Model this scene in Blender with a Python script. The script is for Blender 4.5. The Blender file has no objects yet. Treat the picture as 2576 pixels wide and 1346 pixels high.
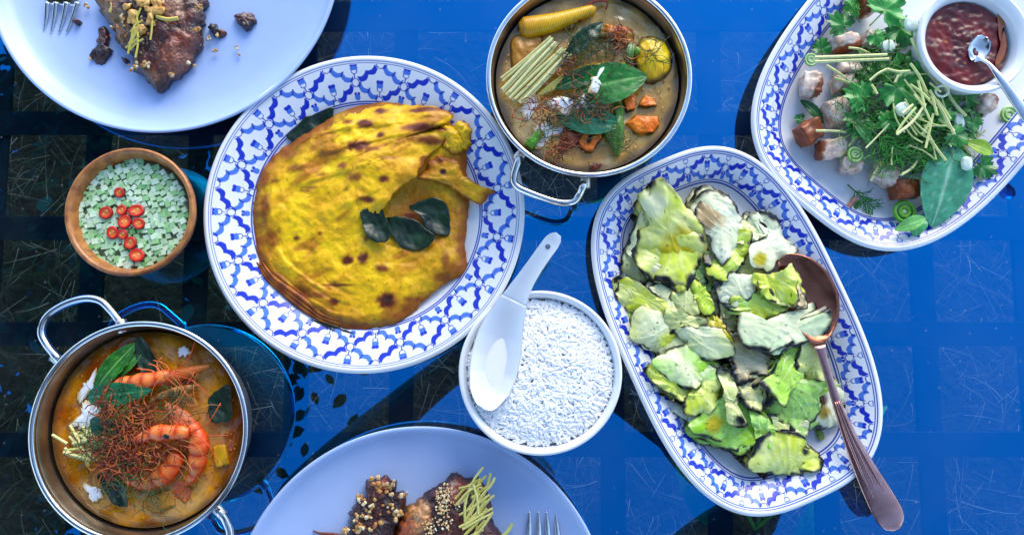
import bpy, math, random
import numpy as np
from mathutils import Vector, noise as mn
R = math.radians
rnd = random.Random(7)
sc = bpy.context.scene
col = sc.collection

# ------------------------------------------------------------------ camera, sky, sun, exposure
W, H, F = 2576.0, 1346.0, 1874.0          # size of the picture the pixel positions were read from, focal length in its pixels
D, T = 0.62, R(5.5)                       # camera height above the table, tilt
cd = bpy.data.cameras.new('camera')
cd.sensor_width = 36; cd.lens = 36 * F / W; cd.clip_start = 0.005; cd.clip_end = 500
cam = bpy.data.objects.new('camera', cd); col.objects.link(cam)
cam.location = (0, 0, D); cam.rotation_euler = (T, 0, 0)
sc.camera = cam
SUN_EL, SUN_AZ = R(26), R(20)
world = bpy.data.worlds.new('World'); sc.world = world; world.use_nodes = True
wn = world.node_tree.nodes; wl = world.node_tree.links
sky = wn.new('ShaderNodeTexSky'); sky.sky_type = 'NISHITA'; sky.sun_disc = False
sky.sun_elevation = SUN_EL; sky.sun_rotation = SUN_AZ; sky.air_density = 1.0; sky.dust_density = 0.4; sky.ozone_density = 2.0
wl.new(sky.outputs[0], wn['Background'].inputs[0]); wn['Background'].inputs[1].default_value = 0.14
sl = bpy.data.lights.new('sun', 'SUN'); sl.energy = 1.15; sl.angle = R(42); sl.color = (1.0, 0.90, 0.74)
sun = bpy.data.objects.new('sun', sl); col.objects.link(sun)
sun.rotation_euler = (R(90) - SUN_EL, 0, math.pi - SUN_AZ)
sun.location = (0, 0, 6)
sc.view_settings.view_transform = 'Standard'; sc.view_settings.look = 'None'
sc.view_settings.gamma = 1; sc.view_settings.exposure = 1.5; sc.view_settings.use_curve_mapping = False
sc.cycles.max_bounces = 10; sc.cycles.transparent_max_bounces = 12

# ------------------------------------------------------------------ helpers
def P(x, y, z=0.0):
    """picture point -> the point at height z it lies over"""
    dx = (x - W / 2) / F; dy = (H / 2 - y) / F
    yy = dy * math.cos(T) + math.sin(T); zz = dy * math.sin(T) - math.cos(T)
    t = (D - z) / (-zz)
    return Vector((dx * t, yy * t, z))
def S(px, z=0.0): return px * (D - z) / F
def lin(h):
    h = h.lstrip('#'); v = [int(h[i:i + 2], 16) / 255 for i in (0, 2, 4)]
    return tuple(c / 12.92 if c <= .04045 else ((c + .055) / 1.055) ** 2.4 for c in v)
def mix(a, b, f):
    f = max(0.0, min(1.0, f)); return tuple(a[i] * (1 - f) + b[i] * f for i in range(3))
def ss(a, b, x):
    t = max(0.0, min(1.0, (x - a) / (b - a))); return t * t * (3 - 2 * t)
def nz(x, y, z=0.0): return mn.noise(Vector((x, y, z)))
def fbm(x, y, z=0.0): return mn.fractal(Vector((x, y, z)), 0.9, 2.1, 4)

def setcol(me, cols):
    a = me.attributes.new('col', 'FLOAT_COLOR', 'POINT')
    c = np.asarray(cols, dtype=np.float32)
    if c.shape[1] == 3: c = np.hstack([c, np.ones((len(c), 1), np.float32)])
    a.data.foreach_set('color', c.ravel())
def meshdata(name, v, f, cols=None, mat=None, smooth=True):
    me = bpy.data.meshes.new(name)
    me.from_pydata([tuple(map(float, p)) for p in v], [], f)
    if cols is not None: setcol(me, cols)
    if mat: me.materials.append(mat)
    if smooth: me.polygons.foreach_set('use_smooth', [True] * len(me.polygons))
    me.update(); return me
def tag(o, label=None, cat=None, group=None, kind=None):
    if label: o['label'] = label
    if cat: o['category'] = cat
    if group: o['group'] = group
    if kind: o['kind'] = kind
    return o
def thing(name, label, cat, loc, group=None):
    o = bpy.data.objects.new(name, None); col.objects.link(o); o.location = loc
    o.empty_display_size = .01
    return tag(o, label, cat, group)
def wpos(o):
    p = Vector((0, 0, 0))
    while o is not None: p = p + Vector(o.location); o = o.parent
    return p
def part(name, geo, mat, parent, smooth=True, label=None):
    v, f = geo[0], geo[1]; c = geo[2] if len(geo) > 2 else None
    off = np.array(wpos(parent)); v = np.asarray(v, float) - off
    o = bpy.data.objects.new(name, meshdata(name, v, f, c, mat, smooth)); col.objects.link(o); o.parent = parent
    if label: o['label'] = label
    return o
def solo(name, geo, mat, label, cat, group=None, smooth=True, kind=None):
    v, f = np.asarray(geo[0], float), geo[1]; c = geo[2] if len(geo) > 2 else None
    org = np.array([(v[:, 0].min() + v[:, 0].max()) / 2, (v[:, 1].min() + v[:, 1].max()) / 2, v[:, 2].min()])
    o = bpy.data.objects.new(name, meshdata(name, v - org, f, c, mat, smooth)); col.objects.link(o); o.location = org
    return tag(o, label, cat, group, kind)
def join(*gs):
    V, Fc, C = [], [], []
    n = 0; hasc = all(len(g) > 2 and g[2] is not None for g in gs)
    for g in gs:
        V += [tuple(p) for p in g[0]]; Fc += [tuple(i + n for i in q) for q in g[1]]; n += len(g[0])
        if hasc: C += [tuple(c) for c in g[2]]
    return (V, Fc, C) if hasc else (V, Fc)
def paint(g, c): return (g[0], g[1], [c] * len(g[0]))
def xf(g, loc=(0, 0, 0), rz=0, s=1.0, rx=0, ry=0):
    from mathutils import Euler
    m = Euler((rx, ry, rz)).to_matrix()
    return ([tuple(m @ (Vector(p) * s) + Vector(loc)) for p in g[0]],) + tuple(g[1:])

def box(c, s, rz=0):
    x, y, z = s[0] / 2, s[1] / 2, s[2] / 2; b = min(s) * .12
    v = []; ca, sa = math.cos(rz), math.sin(rz)
    for zz, k in ((-z, b), (-z + b, 0), (z - b, 0), (z, b)):
        for sx, sy in ((-1, -1), (1, -1), (1, 1), (-1, 1)):
            px, py = sx * (x - k), sy * (y - k)
            v.append((c[0] + px * ca - py * sa, c[1] + px * sa + py * ca, c[2] + zz))
    f = [(3, 2, 1, 0), (12, 13, 14, 15)]
    for r in range(3):
        for i in range(4):
            j = (i + 1) % 4; f.append((r * 4 + i, r * 4 + j, r * 4 + 4 + j, r * 4 + 4 + i))
    return v, f
def lathe(c, prof, n=96, closed=False, caps=(True, True)):
    """prof: list of (r, z); ends with r=0 are capped"""
    v, f = [], []
    for r, z in prof:
        for i in range(n):
            a = 2 * math.pi * i / n; v.append((c[0] + r * math.cos(a), c[1] + r * math.sin(a), c[2] + z))
    m = len(prof)
    for k in range(m if closed else m - 1):
        k2 = (k + 1) % m
        for i in range(n):
            j = (i + 1) % n; f.append((k * n + i, k * n + j, k2 * n + j, k2 * n + i))
    if not closed:
        if caps[0]: f.append(tuple(range(n - 1, -1, -1)))
        if caps[1]: f.append(tuple(range((m - 1) * n, m * n)))
    return v, f
def smoothpath(pts, n):
    pts = [Vector(p) for p in pts]
    if len(pts) == 2: return [pts[0].lerp(pts[1], i / (n - 1)) for i in range(n)]
    q = [pts[0] * 2 - pts[1]] + pts + [pts[-1] * 2 - pts[-2]]
    out = []; m = len(pts) - 1
    for i in range(n):
        u = i / (n - 1) * m; k = min(int(u), m - 1); t = u - k
        a, b, c, d = q[k], q[k + 1], q[k + 2], q[k + 3]
        out.append(.5 * ((2 * b) + (c - a) * t + (2 * a - 5 * b + 4 * c - d) * t * t + (3 * b - a - 3 * c + d) * t ** 3))
    return out
def tube(pts, rad, n=None, sides=6, flat=1.0, cols=None):
    """rad: number or function of t"""
    n = n or len(pts); ps = smoothpath(pts, n)
    rf = rad if callable(rad) else (lambda t: rad)
    v, f, c = [], [], []
    up = Vector((0, 0, 1)); last = None
    for i, p in enumerate(ps):
        d = (ps[min(i + 1, n - 1)] - ps[max(i - 1, 0)])
        d = d.normalized() if d.length > 1e-9 else Vector((1, 0, 0))
        a = d.cross(up)
        if a.length < .05: a = last if last else d.cross(Vector((0, 1, 0)))
        a = a.normalized(); last = a
        b = a.cross(d).normalized(); r = rf(i / (n - 1))
        for k in range(sides):
            th = 2 * math.pi * k / sides
            v.append(tuple(p + a * (r * math.cos(th)) + b * (r * flat * math.sin(th))))
            if cols: c.append(cols(i / (n - 1), th))
    for i in range(n - 1):
        for k in range(sides):
            j = (k + 1) % sides; f.append((i * sides + k, i * sides + j, (i + 1) * sides + j, (i + 1) * sides + k))
    f.append(tuple(range(sides - 1, -1, -1))); f.append(tuple(range((n - 1) * sides, n * sides)))
    return (v, f, c) if cols else (v, f)
def resample(poly, n, smooth=True):
    p = [Vector((q[0], q[1], 0)) for q in poly]
    m = len(p)
    if smooth:
        dense = []
        for k in range(m):
            a, b, c, d = p[k - 1], p[k], p[(k + 1) % m], p[(k + 2) % m]
            for i in range(8):
                t = i / 8
                dense.append(.5 * ((2 * b) + (c - a) * t + (2 * a - 5 * b + 4 * c - d) * t * t + (3 * b - a - 3 * c + d) * t ** 3))
        p = dense; m = len(p)
    L = [0.0]
    for k in range(m): L.append(L[-1] + (p[(k + 1) % m] - p[k]).length)
    out = []; k = 0
    for i in range(n):
        s = L[-1] * i / n
        while L[k + 1] < s: k += 1
        t = (s - L[k]) / max(1e-12, L[k + 1] - L[k]); out.append(p[k].lerp(p[(k + 1) % m], t))
    return out
def slab(poly, z0, thick, colfn, hfn=None, seg=56, rings=12, jit=0.0, jf=600.0, centre=None, under=True, seed=0.0, sharp=False, soft=.82):
    """a sheet or slab with the outline poly (picture points). hfn(x,y,r)->extra height, colfn(x,y,r)->colour; x,y in metres, r 0 centre..1 edge"""
    e = resample([P(x, y, z0 + thick) for x, y in poly], seg, not sharp)
    if centre: c = P(centre[0], centre[1], z0 + thick); c = Vector((c.x, c.y, 0))
    else: c = sum(e, Vector((0, 0, 0))) / seg
    if jit:
        e = [q + (q - c).normalized() * jit * (nz(q.x * jf, q.y * jf, seed) + .6 * nz(q.x * jf * 2.7, q.y * jf * 2.7, seed + 9)) for q in e]
    v, f, cl = [(c.x, c.y, 0)], [], []
    v[0] = (c.x, c.y, z0 + thick + (hfn(c.x, c.y, 0) if hfn else 0)); cl.append(colfn(c.x, c.y, 0))
    for k in range(1, rings + 1):
        r = (k / rings) ** soft
        for q in e:
            x, y = c.x + (q.x - c.x) * r, c.y + (q.y - c.y) * r
            z = z0 + thick * (1 - .35 * ss(.86, 1, r)) + (hfn(x, y, r) if hfn else 0)
            v.append((x, y, z)); cl.append(colfn(x, y, r))
    for i in range(seg):
        j = (i + 1) % seg; f.append((0, 1 + i, 1 + j))
    for k in range(rings - 1):
        for i in range(seg):
            j = (i + 1) % seg; a = 1 + k * seg; b = a + seg
            f.append((a + i, b + i, b + j, a + j))
    if under:
        base = len(v); ao = 1 + (rings - 1) * seg
        for i in range(seg):
            q = v[ao + i]; zz = q[2] - thick * .9 if under == 'follow' else z0
            v.append((c.x + (q[0] - c.x) * .97, c.y + (q[1] - c.y) * .97, zz)); cl.append(cl[ao + i])
        for i in range(seg):
            j = (i + 1) % seg; f.append((ao + i, base + i, base + j, ao + j))
        v.append((c.x, c.y, v[0][2] - thick if under == 'follow' else z0)); cl.append(cl[0]); ci = len(v) - 1
        if under == 'follow':
            b0 = base
            for k in range(rings - 2, -1, -2):
                b1 = len(v)
                for i in range(seg):
                    q = v[1 + k * seg + i]; v.append((q[0], q[1], q[2] - thick)); cl.append(cl[1 + k * seg + i])
                for i in range(seg):
                    j = (i + 1) % seg; f.append((b0 + i, b1 + i, b1 + j, b0 + j))
                b0 = b1
            base = b0
        for i in range(seg):
            j = (i + 1) % seg; f.append((ci, base + j, base + i))
    return v, f, cl
def blob(c, s, rz=0, boxy=.5, amp=0.0, freq=150.0, colfn=None, n=7, seed=0.0, rx=0, ry=0):
    """rounded lump between a ball (boxy 0) and a box (boxy 1); c centre, s full size; colfn(u) with u in -1..1 cube space"""
    from mathutils import Euler
    m = Euler((rx, ry, rz)).to_matrix(); v, f, cl = [], [], []; idx = {}
    def vert(p):
        key = tuple(round(q, 4) for q in p)
        if key in idx: return idx[key]
        q = Vector(p); b = q.normalized() * 1.0
        k = b.lerp(q * .86, boxy)
        w = Vector((k.x * s[0] / 2, k.y * s[1] / 2, k.z * s[2] / 2)); w = m @ w
        if amp:
            h = amp * (nz((w.x + c[0]) * freq, (w.y + c[1]) * freq, w.z * freq + seed) + .5 * nz((w.x + c[0]) * freq * 2.3, (w.y + c[1]) * freq * 2.3, w.z * freq * 2.3 + seed))
            w += (m @ b) * h
        idx[key] = len(v); v.append((w.x + c[0], w.y + c[1], w.z + c[2]))
        cl.append(colfn(Vector(p)) if colfn else (.8, .8, .8)); return idx[key]
    g = [-1 + 2 * i / n for i in range(n + 1)]
    for ax in range(3):
        for sg in (-1, 1):
            for i in range(n):
                for j in range(n):
                    q = []
                    for a, b in ((g[i], g[j]), (g[i + 1], g[j]), (g[i + 1], g[j + 1]), (g[i], g[j + 1])):
                        p = [0, 0, 0]; p[ax] = sg; p[(ax + 1) % 3] = a; p[(ax + 2) % 3] = b; q.append(vert(p))
                    f.append(tuple(q) if sg > 0 else tuple(reversed(q)))
    return v, f, cl
def leafgeo(a, b, wid, zf, cA, cB, vein, nl=22, nw=8, fold=.12, curl=0.0, wave=.0, seed=0.0, thick=.0004, shape=1.0, asym=0.0, serr=0.0):
    """leaf from base a to tip b (metre points), full width wid; zf(t) height along it"""
    a = Vector(a); b = Vector(b); d = b - a; L = d.length; d.normalize(); s = Vector((-d.y, d.x, 0)).normalized()
    v, f, cl = [], [], []
    for side in (0, 1):
        for i in range(nl + 1):
            t = i / nl
            w = wid / 2 * (math.sin(math.pi * min(1, t ** shape)) ** .75 if 0 < t < 1 else 0) + .00025
            if serr: w *= 1 + serr * (((t * 11) % 1) - .5)
            for j in range(-nw, nw + 1):
                u = j / nw
                p = a + d * (L * t) + s * (w * u * (1 + asym * (1 if u > 0 else -1)))
                vn = abs(((t - abs(u) * .28) * 7.5) % 1 - .5)
                z = zf(t) + fold * w * abs(u) + curl * u * u * w + wave * wid * nz(p.x * 160, p.y * 160, seed) - .0005 * ss(.36, .5, vn)
                v.append((p.x, p.y, a.z + (b.z - a.z) * t + z - side * thick))
                k = max(1 - ss(.0, .07, abs(u)), .65 * ss(.44, .5, vn))
                cl.append(mix(mix(cA, cB, .5 + .9 * nz(p.x * 120, p.y * 120, seed)), vein, k * .7))
    m = 2 * nw + 1; o = (nl + 1) * m
    for i in range(nl):
        for j in range(m - 1):
            q = (i * m + j, (i + 1) * m + j, (i + 1) * m + j + 1, i * m + j + 1)
            f.append(tuple(reversed(q))); f.append(tuple(k + o for k in q))
    return v, f, cl
def spoongeo(stations, n=10, thick=.0012):
    """stations: (point, halfwidth, depth) - depth>0 hollow, <0 crowned"""
    v, f = [], []; m = 2 * n + 1; N = len(stations)
    for side in (0, 1):
        for i, (p, w, dp) in enumerate(stations):
            d = stations[min(i + 1, N - 1)][0] - stations[max(i - 1, 0)][0]; d = Vector((d.x, d.y, 0)).normalized()
            s = Vector((-d.y, d.x, 0))
            for j in range(-n, n + 1):
                u = j / n; q = p + s * (w * u)
                v.append((q.x, q.y, q.z - dp * (1 - u * u) - side * thick))
    o = N * m
    for i in range(N - 1):
        for j in range(m - 1):
            q = (i * m + j, (i + 1) * m + j, (i + 1) * m + j + 1, i * m + j + 1)
            f.append(tuple(reversed(q))); f.append(tuple(k + o for k in q))
        for j, fl in ((0, False), (m - 1, True)):
            q = (i * m + j, (i + 1) * m + j, (i + 1) * m + j + o, i * m + j + o)
            f.append(q if not fl else tuple(reversed(q)))
    for i in (0, N - 1):
        for j in range(m - 1):
            q = (i * m + j, i * m + j + 1, i * m + j + 1 + o, i * m + j + o)
            f.append(q if i else tuple(reversed(q)))
    return v, f

# ------------------------------------------------------------------ materials
def node_mat(name):
    m = bpy.data.materials.new(name); m.use_nodes = True; nt = m.node_tree
    return m, nt, nt.nodes['Principled BSDF']
def add_bump(nt, b, scale, strength, dist=.001, detail=4, vor=False):
    tc = nt.nodes.new('ShaderNodeTexCoord')
    t = nt.nodes.new('ShaderNodeTexVoronoi' if vor else 'ShaderNodeTexNoise'); t.inputs['Scale'].default_value = scale
    if not vor: t.inputs['Detail'].default_value = detail
    nt.links.new(tc.outputs['Object'], t.inputs['Vector'])
    bp = nt.nodes.new('ShaderNodeBump'); bp.inputs['Strength'].default_value = strength; bp.inputs['Distance'].default_value = dist
    nt.links.new(t.outputs[0], bp.inputs['Height']); nt.links.new(bp.outputs[0], b.inputs['Normal'])
    return t
def vmat(name, rough=.45, bump=.3, bscale=400, var=.25, vscale=300, spec=.5, coat=0.0, sss=0.0, sssr=.004, dist=.0008):
    """surface colour from the mesh's own colour attribute, with a little fine mottling"""
    m, nt, b = node_mat(name)
    at = nt.nodes.new('ShaderNodeAttribute'); at.attribute_name = 'col'
    n = nt.nodes.new('ShaderNodeTexNoise'); n.inputs['Scale'].default_value = vscale; n.inputs['Detail'].default_value = 5
    tc = nt.nodes.new('ShaderNodeTexCoord'); nt.links.new(tc.outputs['Object'], n.inputs['Vector'])
    mr = nt.nodes.new('ShaderNodeMapRange'); mr.inputs[1].default_value = .3; mr.inputs[2].default_value = .7
    mr.inputs[3].default_value = 1 - var; mr.inputs[4].default_value = 1 + var; nt.links.new(n.outputs[0], mr.inputs[0])
    mx = nt.nodes.new('ShaderNodeMix'); mx.data_type = 'RGBA'; mx.blend_type = 'MULTIPLY'; mx.inputs[0].default_value = 1
    nt.links.new(at.outputs['Color'], mx.inputs[6]); nt.links.new(mr.outputs[0], mx.inputs[7])
    nt.links.new(mx.outputs[2], b.inputs['Base Color'])
    b.inputs['Roughness'].default_value = rough; b.inputs['Specular IOR Level'].default_value = spec
    b.inputs['Coat Weight'].default_value = coat; b.inputs['Coat Roughness'].default_value = .08
    if sss:
        b.inputs['Subsurface Weight'].default_value = sss; b.inputs['Subsurface Radius'].default_value = (1, .8, .6); b.inputs['Subsurface Scale'].default_value = sssr
    if bump: add_bump(nt, b, bscale, bump, dist)
    return m
def pmat(name, c1, c2=None, scale=60, rough=.5, metal=0.0, bump=0.0, bscale=300, coat=0.0, spec=.5, lo=.35, hi=.65, stretch=None, dist=.001, aniso=0):
    m, nt, b = node_mat(name)
    if c2:
        n = nt.nodes.new('ShaderNodeTexNoise'); n.inputs['Scale'].default_value = scale; n.inputs['Detail'].default_value = 6
        tc = nt.nodes.new('ShaderNodeTexCoord'); src = tc.outputs['Object']
        if stretch:
            mp = nt.nodes.new('ShaderNodeMapping'); mp.inputs['Scale'].default_value = stretch; nt.links.new(src, mp.inputs[0]); src = mp.outputs[0]
        nt.links.new(src, n.inputs['Vector'])
        r = nt.nodes.new('ShaderNodeValToRGB'); r.color_ramp.elements[0].position = lo; r.color_ramp.elements[1].position = hi
        r.color_ramp.elements[0].color = (*c1, 1); r.color_ramp.elements[1].color = (*c2, 1)
        nt.links.new(n.outputs[0], r.inputs[0]); nt.links.new(r.outputs[0], b.inputs['Base Color'])
    else: b.inputs['Base Color'].default_value = (*c1, 1)
    b.inputs['Roughness'].default_value = rough; b.inputs['Metallic'].default_value = metal; b.inputs['Specular IOR Level'].default_value = spec
    b.inputs['Coat Weight'].default_value = coat; b.inputs['Coat Roughness'].default_value = .05
    if bump: add_bump(nt, b, bscale, bump, dist)
    return m
M = {}
M['porcelain'] = vmat('glazed_porcelain', .18, 0, var=.02, vscale=40, spec=.5)
M['white_china'] = pmat('white_china', (.84, .855, .88), (.78, .80, .84), 25, .14)
M['blue_stoneware'] = pmat('pale_stoneware', (.42, .55, .85), (.39, .515, .82), 30, .35, bump=.05, bscale=250)
M['underside'] = pmat('shade_dark_underside', (.09, .10, .12), (.06, .07, .09), 40, .7)  # pale undersides darkened: the shade beneath the dishes is put into the colour
M['steel'] = pmat('brushed_steel', (.62, .60, .58), (.50, .48, .46), 90, .32, 1.0, .12, 700, stretch=(1, 1, 12))
M['steel_inside'] = pmat('stained_steel', (.50, .43, .34), (.34, .27, .19), 60, .34, 1.0, .1, 500)
M['bright_steel'] = pmat('polished_steel', (.80, .80, .80), (.68, .68, .68), 120, .16, 1.0)
M['steel_shaded'] = pmat('shade_dark_steel', (.05, .05, .05), (.03, .03, .03), 60, .7)  # pan outside in shade: steel painted dark so its mirror image stays dark
M['copper'] = pmat('sauce_stained_copper', (.40, .15, .09), (.26, .085, .05), 70, .22, 1.0, .10, 400, lo=.3, hi=.7)
M['copper_handle'] = pmat('polished_copper', (.66, .36, .33), (.50, .24, .21), 90, .22, 1.0, .08, 400, lo=.3, hi=.7)
M['clay'] = pmat('glazed_clay', lin('#b9783a'), lin('#8a4f22'), 130, .38, bump=.25, bscale=350, coat=.3)
M['food'] = vmat('moist_food', .38, .45, 450, .28, 350)
M['roti'] = vmat('flaky_flatbread', .46, .55, 200, .14, 300, spec=.4, dist=.0014)
M['cabbage'] = vmat('cooked_cabbage', .28, .25, 260, .10, 120, sss=.25, sssr=.003, coat=.15)
M['meat'] = vmat('roast_meat', .26, 1.0, 420, .6, 380, coat=.45, dist=.0016)
M['veg'] = vmat('cut_vegetable', .33, .2, 500, .12, 250, sss=.12, sssr=.003)
M['leafy'] = vmat('leaf_surface', .32, .25, 350, .2, 200, spec=.5)
M['sauce'] = vmat('curry_sauce', .14, .22, 150, .14, 420, coat=.7, dist=.0008)
M['chilli'] = vmat('chilli_sauce', .34, .15, 200, .3, 500, coat=.15)
M['cream'] = vmat('coconut_cream', .25, .15, 300, .04, 200)
M['rice'] = pmat('cooked_rice', (.95, .95, .95), (.93, .93, .93), 300, .6, spec=.25)

# ------------------------------------------------------------------ the setting: ground, dry grass, glass table
GZ = -0.70
m, nt, b = node_mat('soil')
tc = nt.nodes.new('ShaderNodeTexCoord'); n1 = nt.nodes.new('ShaderNodeTexNoise'); n1.inputs['Scale'].default_value = 22; n1.inputs['Detail'].default_value = 9
nt.links.new(tc.outputs['Object'], n1.inputs['Vector'])
rp = nt.nodes.new('ShaderNodeValToRGB'); e = rp.color_ramp.elements
e[0].position = .3; e[0].color = (.010, .008, .005, 1); e[1].position = .7; e[1].color = (.045, .036, .02, 1)
k = rp.color_ramp.elements.new(.5); k.color = (.02, .022, .009, 1)
nt.links.new(n1.outputs[0], rp.inputs[0]); nt.links.new(rp.outputs[0], b.inputs['Base Color']); b.inputs['Roughness'].default_value = .95
add_bump(nt, b, 60, .8, .02)
gv = []; gf = []; NG = 24
for i in range(NG + 1):
    for j in range(NG + 1):
        x = ((i / NG - .5) * 2); y = ((j / NG - .5) * 2); x = 60 * math.copysign(abs(x) ** 2.4, x); y = 60 * math.copysign(abs(y) ** 2.4, y)
        gv.append((x, y, GZ + .02 * nz(x * 1.3, y * 1.3)))
for i in range(NG):
    for j in range(NG):
        a0 = i * (NG + 1) + j; gf.append((a0, a0 + NG + 1, a0 + NG + 2, a0 + 1))
g = bpy.data.objects.new('ground', meshdata('ground', gv, gf, None, m)); col.objects.link(g); tag(g, kind='structure', label='dark trampled soil under and around the table')
M['straw'] = vmat('dry_grass', .8, 0, var=.2)
def blades(n, x0, x1, y0, y1, pal, lmin, lmax, w, rr, lift):
    V, Fc, C = [], [], []
    for _ in range(n):
        x, y = rr.uniform(x0, x1), rr.uniform(y0, y1)
        if nz(x * 7, y * 7, 3) + rr.uniform(-.35, .35) < -.15: continue
        a = rr.uniform(0, 2 * math.pi); L = rr.uniform(lmin, lmax) * rr.uniform(.6, 1); bend = rr.uniform(-.7, .7); z = GZ + .004 + rr.random() * .02
        c = rr.choice(pal); c = mix(c, (0, 0, 0), rr.random() * .45); p = Vector((x, y, z)); h = rr.uniform(0, lift)
        k0 = len(V); ns = 4; ww = w * rr.uniform(.6, 1.3)
        for i in range(ns + 1):
            t = i / ns; aa = a + bend * t; q = Vector((-math.sin(aa), math.cos(aa), 0)) * ww * (1 - .75 * t)
            zz = Vector((0, 0, h * L * math.sin(t * 2.4)))
            V += [tuple(p - q + zz), tuple(p + q + zz)]; C += [c, c]
            p = p + Vector((math.cos(aa), math.sin(aa), 0)) * L / ns
        for i in range(ns): Fc.append((k0 + 2 * i, k0 + 2 * i + 1, k0 + 2 * i + 3, k0 + 2 * i + 2))
    return V, Fc, C
pal = [mix((0, 0, 0), lin(h), .5) for h in ('#a89a6c', '#8e8258', '#c2b68c', '#6f6844', '#7a6a44', '#e8e2c8')]
gr = random.Random(3)
solo('dry_grass', blades(16000, -1.15, 1.15, -.85, .95, pal, .03, .12, .0008, gr, .25), M['straw'], 'pale dry grass stalks strewn over the ground beneath the glass', 'grass', kind='stuff')
palg = [mix((0, 0, 0), lin(h), .45) for h in ('#3d5a24', '#4a6a2c', '#2c4319', '#5c6b33')]
solo('green_grass', blades(2600, -1.6, -.2, -1.0, 1.1, palg, .04, .11, .0016, gr, .5), M['straw'], 'short dark green grass on the ground under the shaded table end', 'grass', kind='stuff')

# glass table
table = thing('glass_table', 'garden table with reflective glass top over a dark metal lattice', 'table', (0, .03, GZ))
m, nt, b = node_mat('reflective_blue_glass')
out = nt.nodes['Material Output']
tr = nt.nodes.new('ShaderNodeBsdfTransparent'); tr.inputs[0].default_value = (.46, .64, .78, 1)
gl = nt.nodes.new('ShaderNodeBsdfGlossy'); gl.inputs['Roughness'].default_value = .012; gl.inputs[0].default_value = (.0, .335, .90, 1)
mxs = nt.nodes.new('ShaderNodeMixShader'); mxs.inputs[0].default_value = .58
nt.links.new(tr.outputs[0], mxs.inputs[1]); nt.links.new(gl.outputs[0], mxs.inputs[2]); df = nt.nodes.new('ShaderNodeBsdfDiffuse'); df.inputs[0].default_value = (.55, .58, .62, 1)        # dust and dried drops on the glass
tcg = nt.nodes.new('ShaderNodeTexCoord'); ng = nt.nodes.new('ShaderNodeTexNoise'); ng.inputs['Scale'].default_value = 14; ng.inputs['Detail'].default_value = 8; nt.links.new(tcg.outputs['Object'], ng.inputs['Vector'])
vg = nt.nodes.new('ShaderNodeTexVoronoi'); vg.inputs['Scale'].default_value = 85; nt.links.new(tcg.outputs['Object'], vg.inputs['Vector'])
m1 = nt.nodes.new('ShaderNodeMapRange'); m1.inputs[1].default_value = .42; m1.inputs[2].default_value = .75; m1.inputs[3].default_value = 0; m1.inputs[4].default_value = .016; nt.links.new(ng.outputs[0], m1.inputs[0])
m2 = nt.nodes.new('ShaderNodeMapRange'); m2.inputs[1].default_value = .10; m2.inputs[2].default_value = .04; m2.inputs[3].default_value = 0; m2.inputs[4].default_value = .14; nt.links.new(vg.outputs['Distance'], m2.inputs[0])
ad = nt.nodes.new('ShaderNodeMath'); ad.operation = 'ADD'; nt.links.new(m1.outputs[0], ad.inputs[0]); nt.links.new(m2.outputs[0], ad.inputs[1])
mxd = nt.nodes.new('ShaderNodeMixShader'); nt.links.new(ad.outputs[0], mxd.inputs[0]); nt.links.new(mxs.outputs[0], mxd.inputs[1]); nt.links.new(df.outputs[0], mxd.inputs[2])
nt.links.new(mxd.outputs[0], out.inputs[0])
M['glass'] = m
X0, X1, Y0, Y1 = -.60, .60, -.40, .48
def roundrect(x0, x1, y0, y1, r, z):
    o = []
    for cx, cy, a0 in ((x1 - r, y1 - r, 0), (x0 + r, y1 - r, 90), (x0 + r, y0 + r, 180), (x1 - r, y0 + r, 270)):
        for i in range(7): a = R(a0 + 15 * i); o.append((cx + r * math.cos(a), cy + r * math.sin(a), z))
    return o
top = roundrect(X0, X1, Y0, Y1, .04, 0)
part('glass_top', (top, [tuple(range(len(top)))]), M['glass'], table, smooth=False)
M['lattice'] = pmat('dark_blue_grey_metal', (.030, .048, .078), (.044, .064, .095), 40, .5, .0, .2, 300)
ZS = -.012
hy = [P(1288, v, ZS).y for v in (43, 311, 575, 840, 1117)]; dyv = (hy[0] - hy[-1]) / 4
ys = [hy[0] + dyv] + hy + [hy[-1] - dyv]
vx0 = P(1020, 130, ZS).x; vx1 = P(1785, 130, ZS).x; dxv = (vx1 - vx0) / 3
for y in ys:
    wd = .0265 if abs(y - hy[0]) < .001 else .0205
    part('slat', box(((X0 + X1) / 2, y, ZS), (X1 - X0 - .04, wd, .004)), M['lattice'], table, smooth=False)
for k in range(-8, 12):
    x = vx0 + k * dxv
    if X0 + .03 < x < X1 - .03:
        part('slat', box((x, (Y0 + Y1) / 2, ZS - .0045), (.0205, Y1 - Y0 - .04, .004)), M['lattice'], table, smooth=False)
for x in (X0 + .03, X1 - .03): part('frame_rail', box((x, (Y0 + Y1) / 2, -.022), (.03, Y1 - Y0 - .02, .034)), M['lattice'], table, smooth=False)
for y in (Y0 + .025, Y1 - .025): part('frame_rail', box(((X0 + X1) / 2, y, -.0225), (X1 - X0 - .1, .03, .034)), M['lattice'], table, smooth=False)
for x in (X0 + .03, X1 - .03):
    for y in (Y0 + .03, Y1 - .03): part('leg', tube([(x, y, -.03), (x, y, GZ)], .014, 4, 10), M['lattice'], table)

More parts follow.
